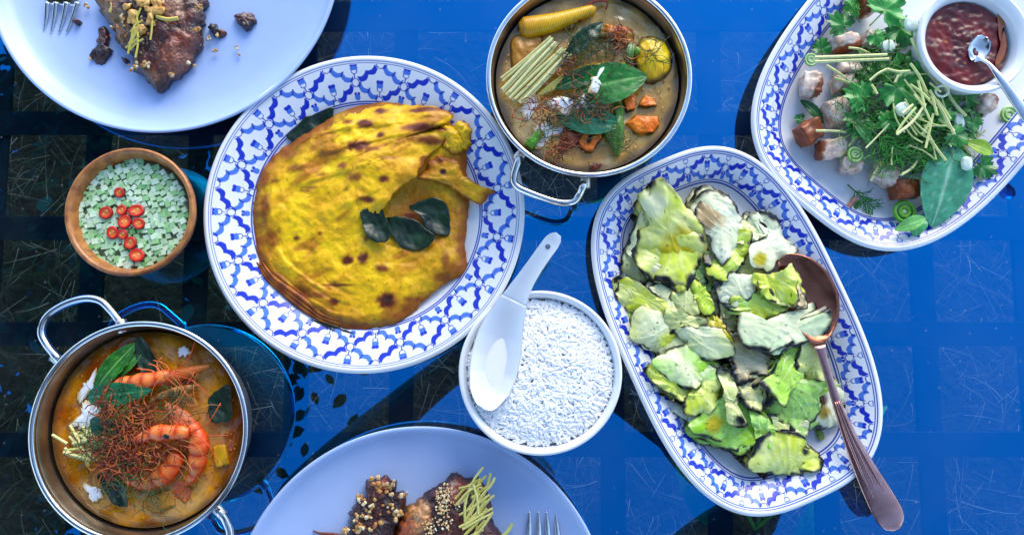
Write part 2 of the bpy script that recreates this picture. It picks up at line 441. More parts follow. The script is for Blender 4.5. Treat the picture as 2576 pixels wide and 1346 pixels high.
# low green weed seen through the glass
weed = thing('weed', 'bright green broad-leaved weed growing under the oval cabbage platter', 'plant', P(1900, 1330, GZ))
def weedleaf(a, b, wpx, z):
    c1, c2 = lin('#3fc23a'), lin('#6fe24a')
    part('leaf', leafgeo(P(*a, z), P(*b, z + .03), S(wpx, z), lambda t: .02 * math.sin(3 * t), c1, c2, lin('#9be070'), fold=.25), M['leafy'], weed)
weedleaf((1700, 1160), (1782, 1320), 60, -.08); weedleaf((2080, 1200), (1985, 1380), 75, -.10); weedleaf((1990, 1160), (2230, 1020), 50, -.5)
part('stem', tube([P(1900, 1330, GZ), P(1850, 1250, -.4), P(1700, 1160, -.08)], .003, 10, 6), M['straw'], weed)
part('stem', tube([P(1900, 1330, GZ), P(1960, 1280, -.4), P(2080, 1200, -.10)], .003, 10, 6), M['straw'], weed)
part('stem', tube([P(1900, 1330, GZ), P(1930, 1250, -.6), P(1990, 1160, -.5)], .003, 10, 6), M['straw'], weed)
for o in weed.children:
    if o.name.startswith('stem'): setcol(o.data, [lin('#4f9a3a')] * len(o.data.vertices))

# tree whose crown is mirrored in the glass
tr_ = random.Random(11)
tree = thing('tree', 'leafy tree whose dark crown is mirrored in the glass table', 'tree', (-3.3, .5, GZ))
M['bark'] = pmat('bark', (.06, .045, .03), (.12, .09, .06), 30, .9, bump=.8, bscale=40, dist=.02)
M['treeleaf'] = vmat('tree_leaves', .5, 0, var=.2, vscale=5)
trunk = tube([(-3.3, .5, GZ), (-3.25, .45, .6), (-3.1, .4, 1.7), (-3.0, .3, 2.6)], lambda t: .15 - .08 * t, 16, 10)
limbs = []; tips = []
ends = [(-1.35, .35, 3.2), (-1.5, -.35, 3.0), (-1.9, .75, 3.3), (-2.2, -.8, 3.1), (-1.75, .1, 2.75), (-2.4, .3, 3.7), (-3.4, 1.4, 3.4), (-3.9, -.3, 3.5), (-2.9, -1.1, 3.4), (-2.3, 1.3, 3.3), (-1.7, 1.15, 3.4), (-1.3, -.05, 3.5)]
for q in ends:
    a = Vector((-3.05, .35, 2.2)); b_ = Vector(q); mid = a.lerp(b_, .5) + Vector((tr_.uniform(-.15, .15), tr_.uniform(-.15, .15), .12))
    limbs.append(tube([a, mid, b_], lambda t: .045 - .037 * t, 10, 6)); tips.append((mid, b_))
part('trunk', join(trunk, *limbs), M['bark'], tree)
V, Fc, C = [], [], []
for a, b_ in tips:
    for _ in range(800):
        t = tr_.random() ** .6; c = a.lerp(b_, t) + Vector((tr_.gauss(0, .20), tr_.gauss(0, .20), tr_.gauss(0, .13)))
        L = tr_.uniform(.07, .12); ax = Vector((tr_.uniform(-1, 1), tr_.uniform(-1, 1), tr_.uniform(-.5, .4))).normalized()
        sd = ax.cross(Vector((tr_.uniform(-.5, .5), tr_.uniform(-.5, .5), 1))).normalized() * L * .28
        k0 = len(V); V += [tuple(c), tuple(c + ax * L * .25 + sd * .85), tuple(c + ax * L * .6 + sd * .9), tuple(c + ax * L), tuple(c + ax * L * .6 - sd * .9), tuple(c + ax * L * .25 - sd * .85)]
        Fc.append(tuple(range(k0, k0 + 6))); cc = mix((.030, .060, .014), (.07, .11, .03), tr_.random()); C += [cc] * 6
part('crown', (V, Fc, C), M['treeleaf'], tree, smooth=False)

# the person taking the picture, seen only mirrored in the glass
me = bpy.data.meshes.new('person')
J = {'pel': (.06, -.66, .20), 'bel': (.05, -.62, .36), 'che': (.04, -.54, .56), 'nec': (.02, -.45, .74), 'hd1': (.01, -.38, .82), 'hd2': (.01, -.32, .92), 'hd3': (.01, -.31, 1.0),
     'shl': (-.17, -.48, .70), 'ell': (-.36, -.27, .56), 'wrl': (-.13, -.07, .64), 'hal': (-.06, -.02, .66),
     'shr': (.21, -.48, .70), 'elr': (.40, -.24, .56), 'wrr': (.15, -.07, .64), 'har': (.07, -.02, .66),
     'hil': (-.03, -.67, .12), 'knl': (-.06, -.63, -.25), 'anl': (-.06, -.70, -.62), 'tol': (-.07, -.55, -.67),
     'hir': (.15, -.67, .12), 'knr': (.19, -.64, -.25), 'anr': (.20, -.71, -.62), 'tor': (.22, -.56, -.67)}
rad = {'pel': .15, 'bel': .14, 'che': .15, 'nec': .055, 'hd1': .07, 'hd2': .09, 'hd3': .065, 'shl': .075, 'ell': .05, 'wrl': .032, 'hal': .03, 'shr': .075, 'elr': .05, 'wrr': .032, 'har': .03,
       'hil': .1, 'knl': .07, 'anl': .048, 'tol': .035, 'hir': .1, 'knr': .07, 'anr': .048, 'tor': .035}
nm = list(J); ed = [('pel', 'bel'), ('bel', 'che'), ('che', 'nec'), ('nec', 'hd1'), ('hd1', 'hd2'), ('hd2', 'hd3'), ('che', 'shl'), ('shl', 'ell'), ('ell', 'wrl'), ('wrl', 'hal'), ('che', 'shr'), ('shr', 'elr'), ('elr', 'wrr'), ('wrr', 'har'),
      ('pel', 'hil'), ('hil', 'knl'), ('knl', 'anl'), ('anl', 'tol'), ('pel', 'hir'), ('hir', 'knr'), ('knr', 'anr'), ('anr', 'tor')]
base_p = Vector((.06, -.66, GZ))
me.from_pydata([Vector(J[k]) - base_p for k in nm], [(nm.index(a), nm.index(b)) for a, b in ed], [])
per = bpy.data.objects.new('person', me); col.objects.link(per); per.location = base_p
tag(per, 'person in dark clothes leaning over the table, mirrored in the glass', 'person')
sk = per.modifiers.new('skin', 'SKIN'); lay = me.skin_vertices[0] if me.skin_vertices else None
if lay is None:
    bm_layer = me.attributes
    import bmesh
    bm = bmesh.new(); bm.from_mesh(me); bm.verts.layers.skin.verify(); bm.to_mesh(me); bm.free(); lay = me.skin_vertices[0]
for i, k in enumerate(nm):
    lay.data[i].radius = (rad[k], rad[k] * (.75 if k in ('bel', 'che', 'pel') else 1)); lay.data[i].use_root = (k == 'pel')
sb = per.modifiers.new('sub', 'SUBSURF'); sb.levels = 2; sb.render_levels = 2
me.materials.append(pmat('dark_clothing', (.012, .012, .016), (.03, .03, .035), 60, .85, bump=.3, bscale=200))
tag_hair = part('hair', blob((.01, -.335, .965), (.19, .21, .17), 0, .1, .006, 60, lambda u: (.02, .014, .01)), M['leafy'], per)
phone = solo('phone', box((0, -.01, .634), (.155, .075, .008)), pmat('phone_shell', (.012, .012, .014), rough=.25), 'black phone held flat above the table by the person', 'phone', smooth=False)
def fingers(sgn):
    g = []
    for i, (yy, ln) in enumerate(((.018, .05), (.004, .056), (-.010, .052), (-.024, .042))):
        g.append(tube([(sgn * .075, yy - .015, .655), (sgn * .086, yy - .005, .645), (sgn * .082, yy, .630), (sgn * (.09 - ln * .45), yy, .6285)], .0075, 8, 6))
    g.append(tube([(sgn * .075, -.04, .655), (sgn * .055, -.045, .650), (sgn * .03, -.035, .645)], .009, 8, 6))
    return join(*g)
skin = pmat('skin', (.45, .27, .19), rough=.5)
part('fingers', fingers(-1), skin, per); part('fingers', fingers(1), skin, per)

# ------------------------------------------------------------------ dishes
WHITE = (.82, .83, .86); DKB = (.012, .035, .50); LTB = (.075, .19, .68); LINE = (.015, .06, .42)
def outline_se(cx, cy, th, a, b, n, N):
    pts = []
    for i in range(2400):
        t = 2 * math.pi * i / 2400; c, s = math.cos(t), math.sin(t)
        u = a * math.copysign(abs(c) ** (2 / n), c); w = b * math.copysign(abs(s) ** (2 / n), s)
        pts.append((cx + u * math.cos(th) - w * math.sin(th), cy + u * math.sin(th) + w * math.cos(th)))
    p = np.array(pts); q = np.vstack([p, p[:1]]); L = np.concatenate([[0], np.cumsum(np.hypot(*np.diff(q, axis=0).T))])
    s = np.linspace(0, L[-1], N, endpoint=False)
    return np.stack([np.interp(s, L, q[:, 0]), np.interp(s, L, q[:, 1])], 1)
def offset(o, d):
    t = np.roll(o, -1, 0) - np.roll(o, 1, 0); t /= np.hypot(t[:, 0], t[:, 1])[:, None]
    return o + np.stack([-t[:, 1], t[:, 0]], 1) * d       # counter-clockwise: inward
def pattern(s, t, p, b, flip):
    """painted border: s along the rim, t from the outer to the inner line, period p, band width b (metres)"""
    c = np.empty(s.shape + (3,)); c[:] = WHITE
    x = (s / p) % 1.0 * p; y = t
    if flip: x = p - x
    def put(mk, cc): c[mk] = cc
    nodes = [(k * p, 0) for k in (0, 1)] + [(k * p + p / 2, b / 2) for k in (-1, 0, 1)] + [(k * p, b) for k in (0, 1)]
    edges = []
    for k in (-1, 0, 1):
        edges += [((k * p, 0), (k * p + p / 2, b / 2), 1), ((k * p + p / 2, b / 2), (k * p + p, b), 1)]
        edges += [((k * p + p, 0), (k * p + p / 2, b / 2), 0), ((k * p + p / 2, b / 2), (k * p, b), 0)]
    rn = .072 * p
    for A, B, dark in edges:
        dx, dy = B[0] - A[0], B[1] - A[1]; L = math.hypot(dx, dy); dx /= L; dy /= L
        X = x - A[0]; Y = y - A[1]; u = (X * dx + Y * dy) / L; v = (X * -dy + Y * dx) * (1 if dark else -1)
        u0 = (rn * 1.25) / L; uu = (u - u0) / (1 - 2 * u0); k = (uu * 2) % 1.0
        hump = .050 * p * np.sin(np.pi * k) - .025 * p
        inside = (uu > 0) & (uu < 1)
        th = (.105 if dark else .098) * p
        m_ = inside & (v > hump - th * .35) & (v < hump + th * .65)
        put(m_, DKB if dark else LTB)
        if not dark:
            e_ = ((k < .09) | (k > .93)) & (uu > -.03) & (uu < 1.03) & (v > -.03 * p - th * .45) & (v < -.03 * p + th * .75); put(e_, LINE)
    for nx, ny in nodes:
        d = np.hypot(x - nx, y - ny); put(d < rn * 1.18, LINE); put(d < rn * .88, WHITE)
        if ny > 0:                                # stem and flower reaching outwards
            put((np.abs(x - nx) < .011 * p) & (y < ny - rn) & (y > ny - .19 * p), LINE)
            d = np.hypot(x - nx, y - (ny - .21 * p)); put(d < .062 * p, LINE); put(d < .045 * p, WHITE)
            d = np.hypot((x - nx) / 1.15, y - (ny - .265 * p)); put((d < .062 * p) & (y < ny - .225 * p), LTB)
            for q in (-.035, .035):
                put(np.hypot(x - nx - q * p, y - (ny - .335 * p)) < .040 * p, DKB)
    for k in (-1, 0, 1):
        nx = k * p + p / 2; d = np.hypot((x - nx) / 1.2, y - (b - .06 * p)); put(d < .055 * p, LTB)
        for q in (-.035, .035): put(np.hypot(x - nx - q * p, y - (b - .13 * p)) < .032 * p, DKB)
    return c
def patterned(name, label, o, rimw, periods, zr, flip=False, l0=.0045, group=None):
    """porcelain dish with painted rim. o outline (counter-clockwise), rimw width of the rim, zr rim height"""
    N = len(o); cx, cy = o.mean(0)
    t = thing(name, label, 'platter' if 'platter' in name else 'plate', (cx, cy, 0), group)
    ds = np.concatenate([[0, .0008, .002, .0032], np.linspace(.004, rimw, 62)])
    wellz = .006
    def zt(d):
        k = np.clip((d - .003) / (rimw - .003), 0, 1)
        z = zr - (zr - wellz - .004) * (k ** 1.25)
        return z - .0016 * np.clip(1 - d / .003, 0, 1) ** 2 + .0006 * np.exp(-((d - .0025) / .0018) ** 2)
    seg = np.hypot(*(np.roll(o, -1, 0) - o).T); Lm = np.hypot(*(np.roll(offset(o, rimw * .5), -1, 0) - offset(o, rimw * .5)).T).sum()
    p = Lm / periods; s = np.arange(N) / N * Lm
    V, C = [], []
    lines = [(l0, .0006), (l0 + .0017, .0006), (rimw - .0025, .0006), (rimw - .0008, .0006)]
    b0, b1 = l0 + .0026, rimw - .0032
    for d in ds:
        q = offset(o, d); V.append(np.column_stack([q, np.full(N, zt(d))]))
        if d <= b0 or d >= b1: c = np.tile(np.array(WHITE), (N, 1))
        else: c = pattern(s, np.full(N, d - b0), p, b1 - b0, flip)
        for lc, lw in lines:
            if abs(d - lc) < lw * .75: c = np.tile(np.array(LINE), (N, 1))
        C.append(c)
    V = np.vstack(V); C = np.vstack(C); K = len(ds)
    ii = np.arange(N); jj = (ii + 1) % N
    fc = np.vstack([np.column_stack([k * N + ii, k * N + jj, (k + 1) * N + jj, (k + 1) * N + ii]) for k in range(K - 1)])
    part('painted_rim', (V, fc.tolist(), C), M['porcelain'], t)
    sub = o[::max(1, N // 160)]; n2 = len(sub); prof = [(rimw, float(zt(rimw))), (rimw + .004, wellz + .0012), (rimw + .009, wellz)]
    V2 = [np.column_stack([offset(sub, d), np.full(n2, z)]) for d, z in prof]; V2 = np.vstack(V2)
    f2 = [(k * n2 + i, k * n2 + (i + 1) % n2, (k + 1) * n2 + (i + 1) % n2, (k + 1) * n2 + i) for k in range(2) for i in range(n2)]
    f2.append(tuple(range(2 * n2, 3 * n2)))
    part('well', (V2, f2), M['white_china'], t)
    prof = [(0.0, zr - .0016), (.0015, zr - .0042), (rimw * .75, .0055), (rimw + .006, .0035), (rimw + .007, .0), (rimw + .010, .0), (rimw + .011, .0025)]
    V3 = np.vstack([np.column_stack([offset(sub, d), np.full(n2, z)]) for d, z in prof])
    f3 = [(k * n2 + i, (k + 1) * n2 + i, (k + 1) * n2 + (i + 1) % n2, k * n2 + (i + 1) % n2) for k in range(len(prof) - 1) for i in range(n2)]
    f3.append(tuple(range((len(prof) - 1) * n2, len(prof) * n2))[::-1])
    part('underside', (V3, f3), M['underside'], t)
    return t
def circ(cx, cy, r, N): a = np.arange(N) / N * 2 * math.pi; return np.column_stack([cx + r * np.cos(a), cy + r * np.sin(a)])
zr = .024
pc = P(915, 540, zr)
patterned('dinner_plate', 'round blue and white patterned plate carrying the yellow flatbread', circ(-.12, .1031, .1303, 1500), S(118, zr), 17, zr)
patterned('oval_platter', 'oval blue and white patterned platter of charred cabbage', outline_se(.17860, .00990, -1.16396, .14726, .09328, 2.94, 1600), S(88, zr), 20, zr)
patterned('oval_platter', 'oval blue and white patterned platter of herb salad and white sauce pot', outline_se(.35351, .23645, .86329, .175, .11079, 2.95, 1800), S(92, zr), 23, zr)
def coupe(label, px, py, rpx, z):
    c = Vector((px, py, z)); r = rpx; t = thing('dinner_plate', label, 'plate', (c.x, c.y, 0), 'plain pale stoneware plates')
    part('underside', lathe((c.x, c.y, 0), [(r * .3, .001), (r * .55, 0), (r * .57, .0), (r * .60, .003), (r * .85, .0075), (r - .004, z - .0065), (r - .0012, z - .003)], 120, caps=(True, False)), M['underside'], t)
    prof = [(r - .0014, z - .0034), (r - .0006, z - .002), (r - .0004, z - .0006), (r - .0018, z), (r - .0038, z - .0010), (r * .955, .0082 + (z - .0082) * .60), (r * .90, .0082 + (z - .0082) * .31), (r * .80, .0082 + (z - .0082) * .095), (r * .6, .0084), (r * .3, .0082)]
    part('plate_body', lathe((c.x, c.y, 0), prof, 160, caps=(False, True)), M['blue_stoneware'], t)
    return c
coupe('plain pale plate with a dark glazed meat fillet beside loose crumbs', -.2906, .3146, .1477, .027)
coupe('plain pale plate with two pieces of nut-crusted meat and ginger', -.07142, -.21588, .14795, .022)
# clay bowl
c = P(325, 532, .036); r = S(166, .036)
t = thing('clay_bowl', 'small brown glazed clay bowl of diced cucumber', 'bowl', (c.x, c.y, 0))
part('bowl_body', lathe((c.x, c.y, 0), [(r * .5, 0), (r * .62, .001), (r * .86, .014), (r * .985, .030), (r, .0345), (r * .985, .0365), (r * .95, .0368), (r * .915, .0352), (r * .88, .029), (r * .80, .014), (r * .6, .005)], 120), M['clay'], t)
CB = c
# rice bowl
c = P(1359.5, 936.5, .052); r = S(204, .052); RB = (c.x, c.y, r)
t = thing('rice_bowl', 'white china bowl filled with white rice', 'bowl', (c.x, c.y, 0))
part('bowl_body', lathe((c.x, c.y, 0), [(r * .55, 0), (r * .57, .004), (r * .75, .012), (r * .93, .034), (r * .99, .049), (r, .0515), (r * .985, .0530), (r * .955, .0528), (r * .93, .0505), (r * .885, .040), (r * .7, .016), (r * .4, .009)], 140), M['white_china'], t)
# ramekin
c = P(2452, 98, .046); r = S(146, .046); RK = (c.x, c.y, r)
t = thing('sauce_pot', 'small white ribbed china pot of dark red chilli sauce', 'pot', (c.x, c.y, .006))
pr = [(r * .86, .006), (r * .89, .008), (r * .90, .030)]
part('pot_body', lathe((c.x, c.y, 0), pr + [(r * .92, .036), (r * .985, .042), (r, .0445), (r * .985, .0468), (r * .95, .0470), (r * .90, .0450), (r * .86, .0438), (r * .82, .041), (r * .77, .025), (r * .72, .012), (r * .4, .0105)], 120), M['white_china'], t)
# pans
def pan(label, px, py, rpx, zr_, handles):
    c = P(px, py, zr_); r = rpx
    t = thing('curry_pan', label, 'pan', (c.x, c.y, 0))
    part('pan_body', lathe((c.x, c.y, 0), [(r * .955, zr_ - .0035), (r * .935, zr_ - .006), (r * .925, .046), (r * .84, .020), (r * .68, .0045), (r * .3, .004)], 140, caps=(False, True)), M['steel_inside'], t)
    part('outer_wall', lathe((c.x, c.y, 0), [(r * .30, .0), (r * .60, .0), (r * .70, .002), (r * .86, .020), (r * .955, .052), (r * .965, zr_ - .0025)], 120, caps=(True, False)), M['steel_shaded'], t)
    part('rim', lathe((c.x, c.y, 0), [(r * .962, zr_ - .0030), (r * .992, zr_ - .0028), (r, zr_ - .0014), (r * .994, zr_ - .0002), (r * .972, zr_), (r * .955, zr_ - .0004), (r * .949, zr_ - .0018), (r * .951, zr_ - .0042)], 160, closed=True), M['bright_steel'], t)
    for hp in handles:
        h = part('handle', tube([P(x, y, z) for x, y, z in hp], .0030, 48, 12), M['bright_steel'], t)
        for e_ in (hp[0], hp[-1]):
            q = P(*e_); d = Vector((c.x - q.x, c.y - q.y, 0)).normalized()
            part('bracket', tube([q - d * .006 + Vector((0, 0, .0005)), q + d * .004], .0042, 4, 10), M['steel'], h)
    return Vector((c.x, c.y, 0)), r
TPc, TPr = pan('steel pan of pale brown curry with potato, carrot and baby corn', 1482, 190, .0798, .062,
    [[(1310, 390, .050), (1304, 405, .052), (1293, 440, .050), (1297, 466, .049), (1330, 484, .049), (1400, 508, .049), (1440, 508, .049), (1457, 490, .050), (1466, 470, .053), (1472, 455, .050)],
     [(1480, -75, .052), (1490, -105, .050), (1530, -130, .049), (1600, -115, .049), (1640, -80, .050), (1645, -40, .052)]])
LPc, LPr = pan('steel pan of orange prawn curry standing on the shaded table end', 346, 1085, .0812, .062,
    [[(150, 908, .050), (142, 898, .053), (118, 868, .050), (104, 835, .049), (120, 795, .049), (165, 765, .049), (215, 751, .049), (252, 757, .049), (276, 778, .050), (300, 808, .053), (308, 824, .052)],
     [(549, 1281, .050), (554, 1288, .052), (568, 1310, .050), (578, 1345, .049), (560, 1390, .049), (500, 1420, .049), (430, 1425, .050), (395, 1400, .053), (385, 1370, .052)]])

# ------------------------------------------------------------------ food: flatbread
BRN = lin('#7a3408'); YEL = lin('#ffce00'); YLO = lin('#eaa800'); ORG = lin('#b8640a'); CHAR = lin('#140c08')
def rz_(x, y): return ((900 + x / 1.4787) / 1.4565, (330 + y / 1.4787) / 1.4565)     # close-up coordinates
spots = [(730, 110, 45, 25, 1), (650, 185, 60, 32, 1), (550, 172, 45, 22, .8), (735, 250, 28, 22, 1), (970, 110, 120, 26, .9), (620, 310, 75, 36, 1), (690, 325, 50, 20, .6),
         (270, 420, 60, 28, .7), (530, 415, 36, 26, .8), (600, 480, 60, 30, .75), (760, 495, 40, 24, .9), (670, 600, 60, 22, .9), (1000, 280, 110, 34, .8), (780, 380, 70, 14, .6),
         (550, 920, 40, 34, 1), (635, 910, 36, 40, 1), (735, 965, 45, 28, .8), (765, 1140, 62, 50, 1.3), (655, 800, 25, 22, .7), (470, 1145, 36, 24, 1), (270, 800, 24, 18, .8),
         (500, 1055, 110, 10, .8), (1080, 920, 30, 60, .7), (1050, 1010, 60, 30, .6), (900, 1130, 70, 18, .6), (390, 1110, 60, 24, .7), (400, 775, 16, 12, .7), (340, 530, 60, 12, .6),
         (1070, 445, 20, 20, 1.3), (1055, 378, 20, 18, 1.2), (550, 540, 22, 12, .7), (420, 460, 50, 16, .5), (150, 490, 35, 16, .7), (320, 545, 40, 12, .6), (450, 345, 90, 16, .45), (600, 1280, 120, 24, .6), (880, 670, 40, 26, .7), (950, 215, 120, 26, 1.0), (100, 640, 40, 110, .7), (90, 480, 40, 60, .6), (230, 340, 60, 40, .6), (130, 800, 40, 70, .6), (1060, 220, 50, 20, .8)]
SP = []
for x, y, a, b_, k in spots:
    q = P(*rz_(x, y), .02); SP.append((q.x, q.y, S(a / 2.154, .02), S(b_ / 2.154, .02), k))
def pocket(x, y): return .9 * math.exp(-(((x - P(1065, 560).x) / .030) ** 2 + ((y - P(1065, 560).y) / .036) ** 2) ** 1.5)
def rcol(edge_w, base=YEL, base2=YLO):
    def f(x, y, r):
        c = mix(base, base2, .42 + .55 * fbm(x * 60, y * 60, 1) + .45 * nz(x * 18, y * 18, 9))
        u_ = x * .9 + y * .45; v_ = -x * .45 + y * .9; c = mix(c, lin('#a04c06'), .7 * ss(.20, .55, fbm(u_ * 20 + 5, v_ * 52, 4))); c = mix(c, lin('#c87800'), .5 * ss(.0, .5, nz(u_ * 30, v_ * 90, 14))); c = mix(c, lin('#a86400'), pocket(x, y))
        k = 0.0
        for sx, sy, a, b2, s in SP:
            d = ((x - sx) / a) ** 2 + ((y - sy) / b2) ** 2
            if d < 4: k = max(k, s * (1 - ss(.35, 1.25, math.sqrt(d) + .28 * nz(x * 260, y * 260, 7))))
        k *= 1.25; c = mix(c, lin('#7a3006'), k * .95); c = mix(c, lin('#2e0e02'), max(0, k - .9) * 1.3)
        e = ss(1 - edge_w, 1, r + .10 * fbm(x * 60, y * 60, 3))
        c = mix(c, lin('#8a3c06'), e * .9)
        if nz(x * 900, y * 900, 2) > .62: c = mix(c, BRN, .7)
        return c
    return f
rt = thing('flatbread', 'folded golden yellow layered flatbread with browned spots', 'bread', P(905, 545, .006))
def flake(x, y, s): return s * (.0013 * abs(math.sin(260 * math.hypot(x - P(1010, 520).x, y - P(1010, 520).y) + 3 * nz(x * 25, y * 25, 1))) ** .5 * ss(-.1, .4, nz(x * 20, y * 20, 5) + .15) + .0016 * fbm(x * 45, y * 45, 2) + .0006 * fbm(x * 140, y * 140, 6) + .0016 * abs(nz(x * 30 + y * 14, y * 34 - x * 9, 8)))
LAYERS = [([(700, 400), (780, 350), (880, 330), (980, 322), (1060, 310)], .0016), ([(720, 450), (800, 400), (900, 372), (1000, 352), (1090, 345)], .0014), ([(690, 520), (760, 470), (850, 445), (950, 420), (1030, 380)], .0014), ([(660, 600), (690, 680), (760, 740), (840, 785), (930, 800)], -.0018), ([(668, 560), (715, 650), (790, 712), (870, 745)], -.0014), ([(800, 560), (860, 530), (930, 500), (990, 470)], .0012)]
LAY = [([P(x, y, .015) for x, y in pl_], h_) for pl_, h_ in LAYERS]
def steps(x, y):
    s_ = 0.0
    for pl_, h_ in LAY:
        best = 9; sg = 0; tt = 0
        for i in range(len(pl_) - 1):
            a_, b2 = pl_[i], pl_[i + 1]; dx_, dy_ = b2.x - a_.x, b2.y - a_.y; L2 = dx_ * dx_ + dy_ * dy_
            t_ = max(0, min(1, ((x - a_.x) * dx_ + (y - a_.y) * dy_) / L2)); px_, py_ = a_.x + dx_ * t_, a_.y + dy_ * t_; d_ = math.hypot(x - px_, y - py_)
            if d_ < best: best = d_; sg = 1 if (dx_ * (y - a_.y) - dy_ * (x - a_.x)) > 0 else -1; tt = (i + t_) / (len(pl_) - 1)
        w_ = best * sg + .0012 * nz(x * 140, y * 140, 4)
        s_ += h_ * (ss(-.0006, .0006, w_)) * math.exp(-max(0, best - .004) / .010) * math.sin(math.pi * min(.98, max(.02, tt)))
    return s_
def hbase(x, y, r): return steps(x, y) + .007 * math.sqrt(max(0, 1 - r ** 3)) + flake(x, y, 1) - .0095 * math.exp(-(((x - P(1050, 540).x) / .034) ** 2 + ((y - P(1050, 540).y) / .03) ** 2))
base = [(745, 352), (830, 300), (900, 266), (975, 256), (1050, 263), (1110, 276), (1138, 292), (1165, 330), (1180, 372), (1172, 430), (1180, 500), (1174, 560), (1170, 620), (1175, 668), (1160, 694), (1118, 716), (1075, 750), (1020, 800), (960, 825), (900, 831), (840, 820), (790, 790), (740, 745), (690, 712), (655, 670), (640, 610), (637, 540), (645, 470), (665, 420), (700, 380)]
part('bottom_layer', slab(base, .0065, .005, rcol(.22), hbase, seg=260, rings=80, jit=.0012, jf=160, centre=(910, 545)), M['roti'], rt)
up = [(760, 352), (840, 304), (900, 272), (975, 260), (1050, 266), (1105, 276), (1140, 290), (1128, 316), (1085, 318), (1062, 306), (1030, 308), (1006, 322), (1000, 345), (1050, 335), (1120, 332), (1134, 350), (1110, 372), (1080, 398), (1064, 430), (1050, 452), (1010, 478), (985, 510), (960, 540), (930, 560), (915, 600), (880, 640), (830, 660), (780, 640), (740, 590), (700, 560), (680, 500), (700, 430)]
ex, ey = P(1010, 470, .02).x, P(1010, 470, .02).y
tx_, ty_ = P(1110, 300, .02).x, P(1110, 300, .02).y
def hup(x, y, r):
    d = math.hypot(x - ex, y - ey)
    return steps(x, y) + .0035 * math.sqrt(max(0, 1 - r ** 2)) + flake(x, y, 1.2) + .012 * math.exp(-(d / .040) ** 2) + .009 * math.exp(-((x - tx_) ** 2 + (y - ty_) ** 2) / .022 ** 2) - .004 * ss(.6, 1, r) * (1 - math.exp(-(d / .045) ** 2) * .95)
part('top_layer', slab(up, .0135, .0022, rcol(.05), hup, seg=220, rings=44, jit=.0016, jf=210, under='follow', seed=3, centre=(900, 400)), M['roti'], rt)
lump = [(1105, 318), (1145, 316), (1165, 306), (1188, 318), (1192, 340), (1180, 372), (1150, 392), (1118, 380), (1095, 350)]
part('torn_edge', slab(lump, .008, .006, rcol(.25, YEL, lin('#c08a00')), lambda x, y, r: .008 * (1 - r * r) + flake(x, y, 2.2), seg=80, rings=20, jit=.003, jf=240, seed=1), M['roti'], rt)
flap = [(1062, 434), (1085, 402), (1120, 398), (1152, 410), (1168, 440), (1205, 466), (1246, 482), (1228, 494), (1212, 516), (1190, 508), (1160, 490), (1128, 470), (1090, 456), (1062, 452), (1045, 446)]
part('torn_flap', slab(flap, .016, .0016, rcol(.28, lin('#e0b000'), lin('#c98500')), lambda x, y, r: .003 * (1 - r * r) + flake(x, y, 1.6), seg=120, rings=18, jit=.0016, jf=260, under='follow', seed=2), M['roti'], rt)
for y0, k in ((0, 0), (7, .0008), (14, .0016)):                        # layered folds along the browned lower edge
    pth = [(646 + y0, 660), (672 + y0, 700 - y0 * .3), (712 + y0, 735 - y0 * .6), (760 + y0, 775 - y0), (808, 806 - y0 * 1.1), (850, 822 - y0 * 1.2)]
    part('fold', tube([P(x, y, .0125 + k) for x, y in pth], lambda t: .0019 * math.sin(math.pi * min(.97, t + .05)) + .0004, 40, 7, cols=lambda t, th: mix(lin('#a85c0a'), lin('#7a3408'), .5 + .5 * math.sin(t * 37 + y0))), M['roti'], rt)
DG = lin('#0c1c10'); DG2 = lin('#18341a')
def wilt(name, label, poly, z, group=None, c1=DG, c2=DG2, amp=.0022, cat='leaf', seg=60):
    mx_, my_ = sum(q[0] for q in poly) / len(poly), sum(q[1] for q in poly) / len(poly); poly = [(mx_ + (q[0] - mx_) * 1.16, my_ + (q[1] - my_) * 1.16) for q in poly]
    def cf(x, y, r): return mix(mix(c1, c2, .5 + .9 * fbm(x * 60, y * 60, 2)), lin('#2f5230'), .5 * ss(.42, .5, abs((x * 150 + y * 90) % 1 - .5)))
    return solo(name, slab(poly, z, .0008, cf, lambda x, y, r: amp * (1.2 * abs(nz(x * 55, y * 55, 5)) + .25 * abs(nz(x * 150, y * 150, 6))) + amp * .8 * r * r, seg=seg, rings=14, jit=.0008, jf=300, under='follow'), M['leafy'], label, cat, group)
RL = lambda pts: [rz_(x, y) for x, y in pts]
wilt('curry_leaf', 'fried dark green leaf standing upright at the flatbread fold', RL([(640, 670), (690, 645), (735, 640), (750, 690), (775, 760), (765, 805), (710, 815), (665, 780), (645, 720)]), .0205, amp=.0035)
wilt('curry_leaf', 'fried dark leaf pointing right across the middle of the flatbread', RL([(765, 720), (830, 700), (910, 715), (970, 760), (1008, 790), (990, 830), (930, 858), (860, 845), (815, 800)]), .0155)
wilt('curry_leaf', 'fried near-black leaf lying flat inside the torn flatbread pocket', RL([(905, 645), (960, 615), (1030, 600), (1085, 640), (1095, 700), (1090, 772), (1030, 770), (980, 745), (960, 690)]), .0130)
wilt('curry_leaf', 'folded dark leaf tucked under the upper flatbread edge', RL([(245, 245), (290, 205), (330, 165), (400, 140), (465, 118), (450, 190), (410, 225), (350, 255), (275, 275)]), .009, amp=.003)
wilt('curry_leaf', 'narrow dark leaf sticking out below the flatbread onto the plate rim', RL([(380, 1255), (470, 1275), (540, 1300), (610, 1330), (650, 1370), (610, 1378), (540, 1350), (480, 1300)]), .0105)
hb = []
